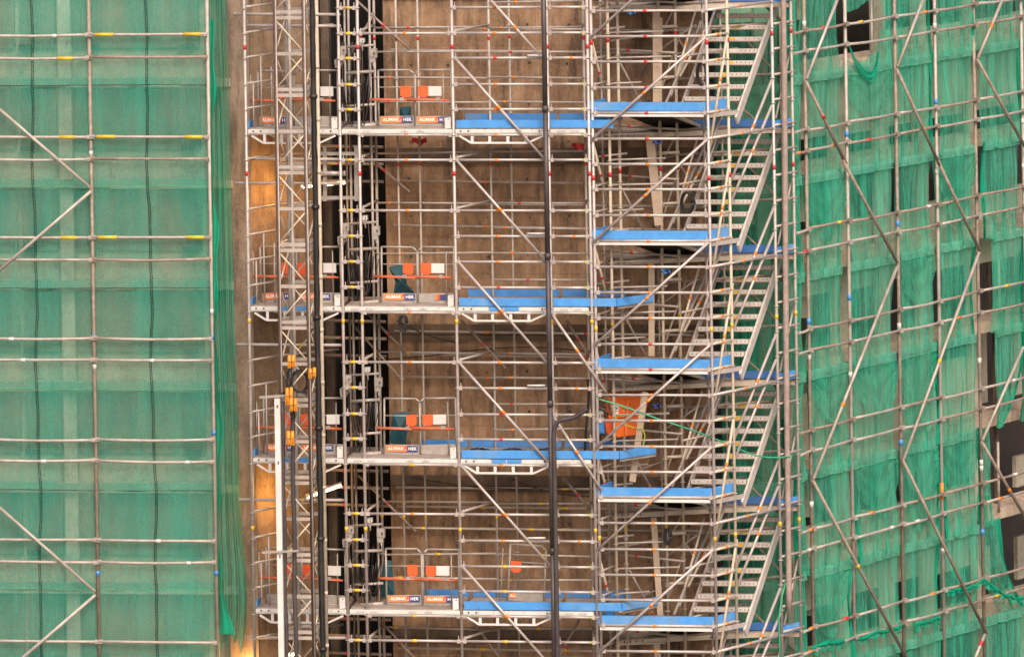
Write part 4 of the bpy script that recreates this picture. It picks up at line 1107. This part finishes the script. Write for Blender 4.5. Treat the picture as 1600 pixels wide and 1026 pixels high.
    tag(m.build('timber_pole', 'bamboo'), 'bark brown timber pole standing outside the stair tower next to the nets', 'pole')
    # small bundles of blue and white cloth
    for x, y, lab in ((986, 20, 'blue rag tied at the top of the stair tower'), (1040, 424, 'blue rag tied behind the diagonal below the second landing'), (1026, 634, 'dark blue rag tied beside the orange hopper'), (1027, 222, 'navy rag tied next to the leaning plank')):
        p = P(x, y, .1); m = MB()
        m.grid(lambda u, v: p+V(((u-.5)*.15, .05*math.sin(u*9+v*5)-.03, (v-.5)*.05+.012*math.sin(u*12))), 8, 4)
        m.grid(lambda u, v: p+V(((u-.5)*.13, .03+.05*math.sin(u*7+v*4), (v-.5)*.06+.01*math.sin(u*10))), 8, 4)
        tag(m.build('rag', 'signblue' if 'dark' in lab or 'navy' in lab else 'bluebox'), lab, 'rag', 'rags tied in the stair tower')
    # loose gate leaf leaning on the lowest landing
    a = at_z(786, (.75, -.14), BASE[3]+.11)
    g = thing('hoist_gate', a, 'spare gate leaf with red plate leaning on the lowest blue landing', 'gate', 'hoist gates', ROTF)
    g.rotation_euler = (R(-6), R(3), ROTF)
    attach('frame', gate_frame(.57, False), g); attach('red_plate', _gm['red_plate'], g, (.11, -.02, .47))
    attach('kick_panel', _gm['kick_panel0.57'], g)
    s = MB().bx(0, .1, -.006, 0, 0, .075); o = s.build('sign_board', 'signorange', g, True); o.location = (.03, -.02, .05)
    attach('lettering', text_mesh('ALI', .06, 'letter'), o, (.05, -.0085, .037))
    # debris on wall
    for x, y, lab in ((655, 221, 'red cloth scrap under the topmost landing'), (905, 229, 'faded red cloth scrap beside the riser pipe')):
        p = P(x, y, 1.5); m = MB().grid(lambda u, v: p+V(((u-.5)*.24, .06*math.sin(u*9+v*3), (v-.5)*.09+.02*math.sin(u*8))), 8, 4)
        tag(m.build('cloth_scrap', 'tred'), lab, 'cloth', 'red scraps on the landings')
tower_extras()

# ------------------------------------------------------------------ right scaffold and nets
def right_side():
    t = thing('facade_scaffold', rpt(1, RS, 23.6), 'rusty tube scaffold with zigzag braces in front of the torn nets', 'scaffold')
    rnd = random.Random(21)
    zr = []
    for y in (-111, -77, 45.6, 78.5, 201, 233, 357, 389.5, 513, 547, 670, 703, 825, 857, 980, 1014, 1136): zr.append(P(1263, y, RS).z)
    z0, z1 = 23.4, 36.6
    for i, px in enumerate(BAYS):
        p = P(px, 500, RS); q = V((p.x, p.y, 0))
        L = z1-z0
        tp = [(rnd.uniform(.15, .85), .09, rnd.choice(('tblue', 'white', 'white'))) for _ in range(4)]
        if i == 3: tp.append((.24, .28, 'torange'))
        lean = V((rnd.uniform(-.02, .02), rnd.uniform(-.02, .02), 0))
        pole('scaffold_post', q+ZZ*z0, q+lean+ZZ*z1, t, 'rust' if i % 2 == 0 else 'galv2', .029, tp)
    S = [rpt(-.33, RS, 0)]+[rpt(i, RS, 0) for i in range(7)]
    S[0] = at_z(1243.5, SP, 0)
    ou = -RIN*.05
    for z in zr:
        for a, b in zip(S, S[1:]):
            dz0, dz1 = rnd.uniform(-.015, .015), rnd.uniform(-.015, .015)
            sag = rnd.uniform(0, .02); A = a+ou+ZZ*(z+dz0); B = b+ou+ZZ*(z+dz1); m = MB()
            m.tube([A+(B-A)*q-ZZ*sag*math.sin(math.pi*q) for q in (0, .33, .66, 1)], .0235, 8)
            mats = ['galv2' if rnd.random() < .55 else 'rust']
            if rnd.random() < .35:
                mats.append(rnd.choice(('tred', 'torange', 'tyel', 'white'))); c = A+(B-A)*rnd.uniform(.2, .8); d = (B-A).normalized(); m.tube([c-d*.06, c+d*.06], .027, 8, 1)
            d = (B-A).normalized(); m.box(B-d*.02, d*.04, RIN*.035, ZZ*.033, 0)
            m.build('ledger_tube', mats, t)
    BR = (RS[0]-.2, 1.33)
    for (a, b, c, d, mt) in ((1309, -2, 1260, 124, 'galv'), (1259, 127, 1322, 256, 'rust'), (1317, 250, 1402, 410, 'rust'), (1402, 416, 1271, 748, 'galv2'), (1270, 750, 1421, 1036, 'rust'),
                             (1443, -2, 1402, 105, 'galv2'), (1401, 108, 1468, 258, 'rust'), (1465, 250, 1531, 392, 'rust'), (1530, 394, 1411, 720, 'galv2'), (1411, 719, 1541, 989, 'rust'), (1539, 990, 1520, 1036, 'galv2'),
                             (1567, -2, 1528, 91, 'galv2'), (1527, 93, 1606, 238, 'rust'), (1599, 542, 1535, 688, 'galv2'), (1534, 690, 1606, 815, 'rust')):
        pole('brace_tube', P(a, b, BR), P(c, d, BR), t, mt, .027, [(rnd.uniform(.3, .7), .08, rnd.choice(('tred', 'torange', 'tyel')))] if rnd.random() < .4 else ())
    for (a, b, c) in ((1361, -20, 120), (1559, 690, 800), (1560, 400, 500)):
        pole('inner_post', P(a, b, (RS[0]+.6, 1.33)), P(a+2, c, (RS[0]+.6, 1.33)), t, 'galv2', .024)
    # ---- nets
    bayw = ['narrow', 'first', 'second', 'third', 'fourth', 'fifth', 'sixth']
    roww = ['along the top edge', 'second row down', 'third row down', 'fourth row down', 'fifth row down', 'sixth row down', 'seventh row down', 'eighth row down', 'bottom row']
    # special edges: (bay,row): (left_top,left_mid,left_bot,right_top,right_mid,right_bot)
    sp = {(0, 2): (.0, .02, .12, 1, 1, .98), (1, 2): (.02, .05, .18, 1, .98, .98), (1, 3): (.10, .10, .10, 1, .96, .9), (2, 3): (.08, .12, .14, 1, .98, .96), (3, 2): (.02, .02, .06, 1, .95, 1), (3, 3): (.05, .1, .12, 1, .98, .97),
          (2, 2): (.05, .02, .10, .98, .92, .96), (4, 1): (.16, .18, .22, 1, 1, 1), (4, 2): (.24, .22, .28, 1, 1, 1), (4, 3): (.38, .42, .40, 1, 1, 1), (4, 4): (.40, .44, .42, 1, .92, .55), (4, 5): (.02, .02, .02, .26, .28, .34), (4, 6): (.0, .1, .5, .42, .55, 1.0),
          (3, 4): (.03, .02, .02, 1, 1, 1.0), (0, 3): (.05, .12, .05, .97, .92, .97), (5, 5): None, **{(-1, k): (.66, .68, .70, 1.0, .93, .97) for k in range(9)}, (5, 4): (.0, .0, .0, .3, .2, .05)}
    def P_(i, s, z, off): return rpt(i+s, RS, z)+RIN*off
    for i in range(-1, 6):
        for k in range(9):
            if k > 6 and i < 1: continue
            e = sp.get((i, k), 0)
            if e is None: continue
            rr = random.Random(1000+i*17+k*5)
            if e == 0:
                sl_ = rr.random() < .5; e = (rr.uniform(0, .05), rr.uniform(.05, .13) if sl_ else rr.uniform(0, .05), rr.uniform(.05, .16) if sl_ else rr.uniform(0, .05), 1-rr.uniform(0, .02), 1-(rr.uniform(.03, .10) if not sl_ else rr.uniform(0, .04)), 1-rr.uniform(0, .05))
            zt, zb = zband(BANDS[k])+.03, zband(BANDS[k+1])-.05
            ph = [rr.uniform(0, 6.28) for _ in range(8)]; fq = [rr.uniform(14, 22), rr.uniform(28, 40), rr.uniform(55, 80)]
            amp = rr.uniform(.6, 1.3)
            def q3(a, b, c, v): return a*(1-v)*(1-2*v)+4*b*v*(1-v)+c*v*(2*v-1)
            sagk = rr.uniform(.0, .05)
            def fn(u, v, i=i, e=e, zt=zt, zb=zb, ph=ph, fq=fq, amp=amp, sagk=sagk):
                l, r = q3(e[0], e[1], e[2], v), q3(e[3], e[4], e[5], v)
                s = l+(r-l)*u
                w = (.012+.035*v)*amp*(math.sin(u*fq[0]+ph[0]+.8*v)+.6*math.sin(u*fq[1]+ph[1]-1.1*v)+.35*math.sin(u*fq[2]+ph[2]+v))
                w += .02*math.sin(v*5+ph[3]+u*3)+.020*amp*math.sin((u-.5)**2*30*(1.2-v)+v*9+ph[5])*v*(1.3-v)+.016*math.sin(u*12-v*7+ph[6])*(1-v)
                z = zt+(zb-zt)*v-sagk*math.sin(math.pi*u)*v
                return P_(i, s, z, .085+w*1.05)
            hole = (i, k) == (1, 0)
            feat = {(1, 0): 'torn over a dark window', (4, 3): 'pulled aside beside a dark opening', (4, 4): 'tapering beside an open floor', (4, 5): 'in narrow strip beside open floors', (4, 6): 'slanting and tied to rail', (5, 4): 'narrow hanging tail'}.get((i, k), rr.choice(('softly folded', 'hanging in vertical folds', 'streaked and creased', 'loosely gathered')))
            lab = f"green net {feat}, {bayw[i+1]} bay from the stairs, {roww[k]}"
            n = thing('debris_net', P_(i, .5, zb, .08), lab, 'safety net', 'net panels on the torn facade')
            m = MB().grid(fn, *((110, 90) if hole else (44, 24)))
            if hole:
                keep = []
                def inside(c):
                    s = (c-rpt(1, RS, 0)).xy.length/(rpt(2, RS, 0)-rpt(1, RS, 0)).xy.length
                    vv = (zt-c.z)/(zt-zb)
                    # crescent hole
                    return .07 < s < .90-.30*max(0, vv-.55)-.04*math.sin(vv*20) and .47-.17*s < vv < .93-.5*max(0, s-.5)-.5*max(0, .25-s)
                m.f, m.mi, m.sm = zip(*[(f, a, b) for f, a, b in zip(m.f, m.mi, m.sm) if not inside(sum((m.v[j] for j in f), V((0, 0, 0)))/4)])
                m.f, m.mi, m.sm = list(m.f), list(m.mi), list(m.sm)
            m.build('mesh_sheet', 'netr', n)
            if e[3]-e[0] > .5 or i < 0:
                MB().grid(lambda u, v: fn(u, v*.085)-RIN*.045, 44, 3).build('hem', 'nethem', n)
                MB().tube([fn(u/44, .085)-RIN*.048 for u in range(45)], .006, 5).build('hem_cord', 'hosegreen', n)
            # gathered edge
            if (i, k) in ((0, 4), (1, 4), (2, 4), (1, 5), (2, 5), (3, 5), (1, 1), (2, 3), (0, 6), (3, 2), (0, 2)):
                dep = rr.uniform(.45, .8); sk = rr.uniform(-.25, .25)
                def fd(u, v, fn=fn, dep=dep, sk=sk, ph=ph):
                    lim = dep*(.30+.70*math.sin(math.pi*min(1, max(0, u+sk*u*(1-u)*2)))**.8)
                    vv = .09+lim*v
                    return fn(u, vv)-RIN*(.05+.05*math.sin(math.pi*u)*v+.02*math.sin((u-.5)**2*60*(.3+v)+ph[6]+v*14))
                MB().grid(fd, 40, 18).build('drape', 'netdrape', n)
            side = rr.random()
            if side < .55 and not hole:
                ed = 0 if side < .3 else 1
                def fg(u, v, fn=fn, ed=ed):
                    p = fn(ed, v); wd = .05+.035*math.sin(v*9+ph[4])
                    return p+RAL*((u-.5)*wd*(1 if ed == 0 else -1))-RIN*(.02+.025*math.sin(u*11+v*7))
                MB().grid(fg, 8, 16).build('gathered_edge', 'netdense', n)
    # swag at the torn window
    pts = [P(x, y, (RS[0]-.05, 1.33)) for x, y in ((1324, 62), (1334, 85), (1350, 106), (1362, 112), (1369, 100), (1373, 80))]
    def sw(u, v):
        i = u*(len(pts)-1); a = min(int(i), len(pts)-2); p = pts[a]+(pts[a+1]-pts[a])*(i-a)
        return p-ZZ*(v*(.05+.13*math.sin(math.pi*u)))+RIN*.02*math.sin(v*12+u*6)
    tag(MB().grid(sw, 24, 8).build('net_swag', 'netdense'), 'dark green swag of torn net drooping under the dark window hole', 'safety net')
    for (ps, w, lab) in (([(1268, 1012), (1285, 1006), (1305, 1002), (1318, 1000)], .06, 'rolled net edge tied to the lowest rail next to the stair tower'), ([(1340, 998), (1365, 988), (1390, 984), (1408, 976)], .05, 'rolled net edge tied to the lowest rail in the second bay'), ([(1430, 976), (1450, 970), (1468, 964)], .05, 'ruffled net edge tied to the lowest rail in the third bay'), ([(1538, 905), (1552, 918), (1574, 931), (1600, 934)], .045, 'bunched net tail tied out beyond the open floors'), ([(1480, 925), (1500, 920), (1522, 916), (1538, 905)], .035, 'twisted net edge tied beside the orange marked post')):
        c = [P(x, y, (RS[0]-.12, 1.33)) for x, y in ps]
        for _ in range(2):
            o = [c[0]]
            for p, q in zip(c, c[1:]): o += [p*.75+q*.25, p*.25+q*.75]
            c = o+[c[-1]]
        rr = random.Random(int(ps[0][0]))
        m = MB().tube([p+ZZ*rr.uniform(-.02, .02) for p in c], [w*rr.uniform(.4, .8) for _ in c], 8)
        def rf(u, v, c=c, w=w):
            i = u*(len(c)-1); a = min(int(i), len(c)-2); p = c[a]+(c[a+1]-c[a])*(i-a)
            return p-ZZ*(v*w*(1.6+.8*math.sin(u*37)))-RIN*.03*math.sin(u*60)*v
        m.grid(rf, 40, 3)
        tag(m.build('rolled_net', 'netdense'), lab, 'safety net', 'rolled net edges')
    # net behind the stair tower
    NP_ = (2.35-.35*3.2, .35)
    ys = [-25, 133, 292, 443, 599, 755, 910, 1065]
    for k in range(7):
        rr = random.Random(70+k); ph = [rr.uniform(0, 6) for _ in range(6)]
        zt, zb = P(1180, ys[k], NP_).z, P(1180, ys[k+1], NP_).z
        a, b = at_z(1119+rr.uniform(0, 6), NP_, 0), at_z(1257-rr.uniform(0, 7), NP_, 0)
        def fn(u, v):
            w = (.015+.03*v)*(math.sin(u*26+ph[0]+v)+.6*math.sin(u*47+ph[1]))
            bb = b+V((-.12*math.sin(math.pi*v)*(k in (2, 3, 4)), 0, 0)); p = a+(bb-a)*u
            return V((p.x, p.y+w, zt+(zb-zt)*v))
        n = thing('debris_net', P(1190, ys[k+1], NP_), 'green net panel seen through the stair flights, '+roww[k], 'safety net', 'net panels behind the stair tower')
        MB().grid(fn, 48, 16).build('mesh_sheet', 'netr', n)
        MB().grid(lambda u, v: fn(u, v*.09)+V((0, -.04, 0)), 40, 2).build('hem', 'nethem', n)
        if k % 2 == 0: MB().grid(lambda u, v: fn(.93+.07*u, v)+V((0, -.05+.02*math.sin(u*9), 0)), 6, 16).build('gathered_edge', 'netdense', n)
right_side()

# ------------------------------------------------------------------ light and camera
w = bpy.data.worlds.new('World'); sc.world = w; w.use_nodes = True
nt = w.node_tree; nt.nodes.clear()
sky = nt.nodes.new('ShaderNodeTexSky'); sky.sky_type = 'NISHITA'; sky.sun_disc = False
SUN_EL, SUN_AZ = 42, 168
sky.sun_elevation = R(SUN_EL); sky.sun_rotation = R(SUN_AZ)
sky.air_density = 1.0; sky.dust_density = 6.0; sky.ozone_density = 0.3
bg = nt.nodes.new('ShaderNodeBackground'); bg.inputs[1].default_value = .15
wo = nt.nodes.new('ShaderNodeOutputWorld')
nt.links.new(sky.outputs[0], bg.inputs[0]); nt.links.new(bg.outputs[0], wo.inputs[0])
sl = bpy.data.lights.new('sun', 'SUN'); sl.energy = 1.3; sl.angle = R(25); sl.color = (1, .93, .86)
so = bpy.data.objects.new('sun', sl); COL.objects.link(so)
az = R(SUN_AZ)
d = V((math.sin(az)*math.cos(R(SUN_EL)), math.cos(az)*math.cos(R(SUN_EL)), math.sin(R(SUN_EL))))
so.rotation_euler = d.to_track_quat('Z', 'Y').to_euler(); so.location = (0, -60, 60)

cd = bpy.data.cameras.new('camera'); co = bpy.data.objects.new('camera', cd); COL.objects.link(co); sc.camera = co
cd.sensor_width = 36; cd.lens = 36*100*DIST/1600
cd.shift_x = ST*EYE*100/1600; cd.shift_y = -CT*EYE*100/1600
cd.clip_start = 1; cd.clip_end = 6000
mx = Matrix(((CT, ST, 0, 0), (0, 0, -1, -DIST), (-ST, CT, 0, ZC), (0, 0, 0, 1)))
co.matrix_world = mx
vs = sc.view_settings; sc.display_settings.display_device = 'sRGB'
vs.view_transform = 'Standard'; vs.look = 'None'; vs.exposure = .5; vs.gamma = 1
sc.cycles.max_bounces = 8; sc.cycles.transparent_max_bounces = 24; sc.cycles.diffuse_bounces = 4
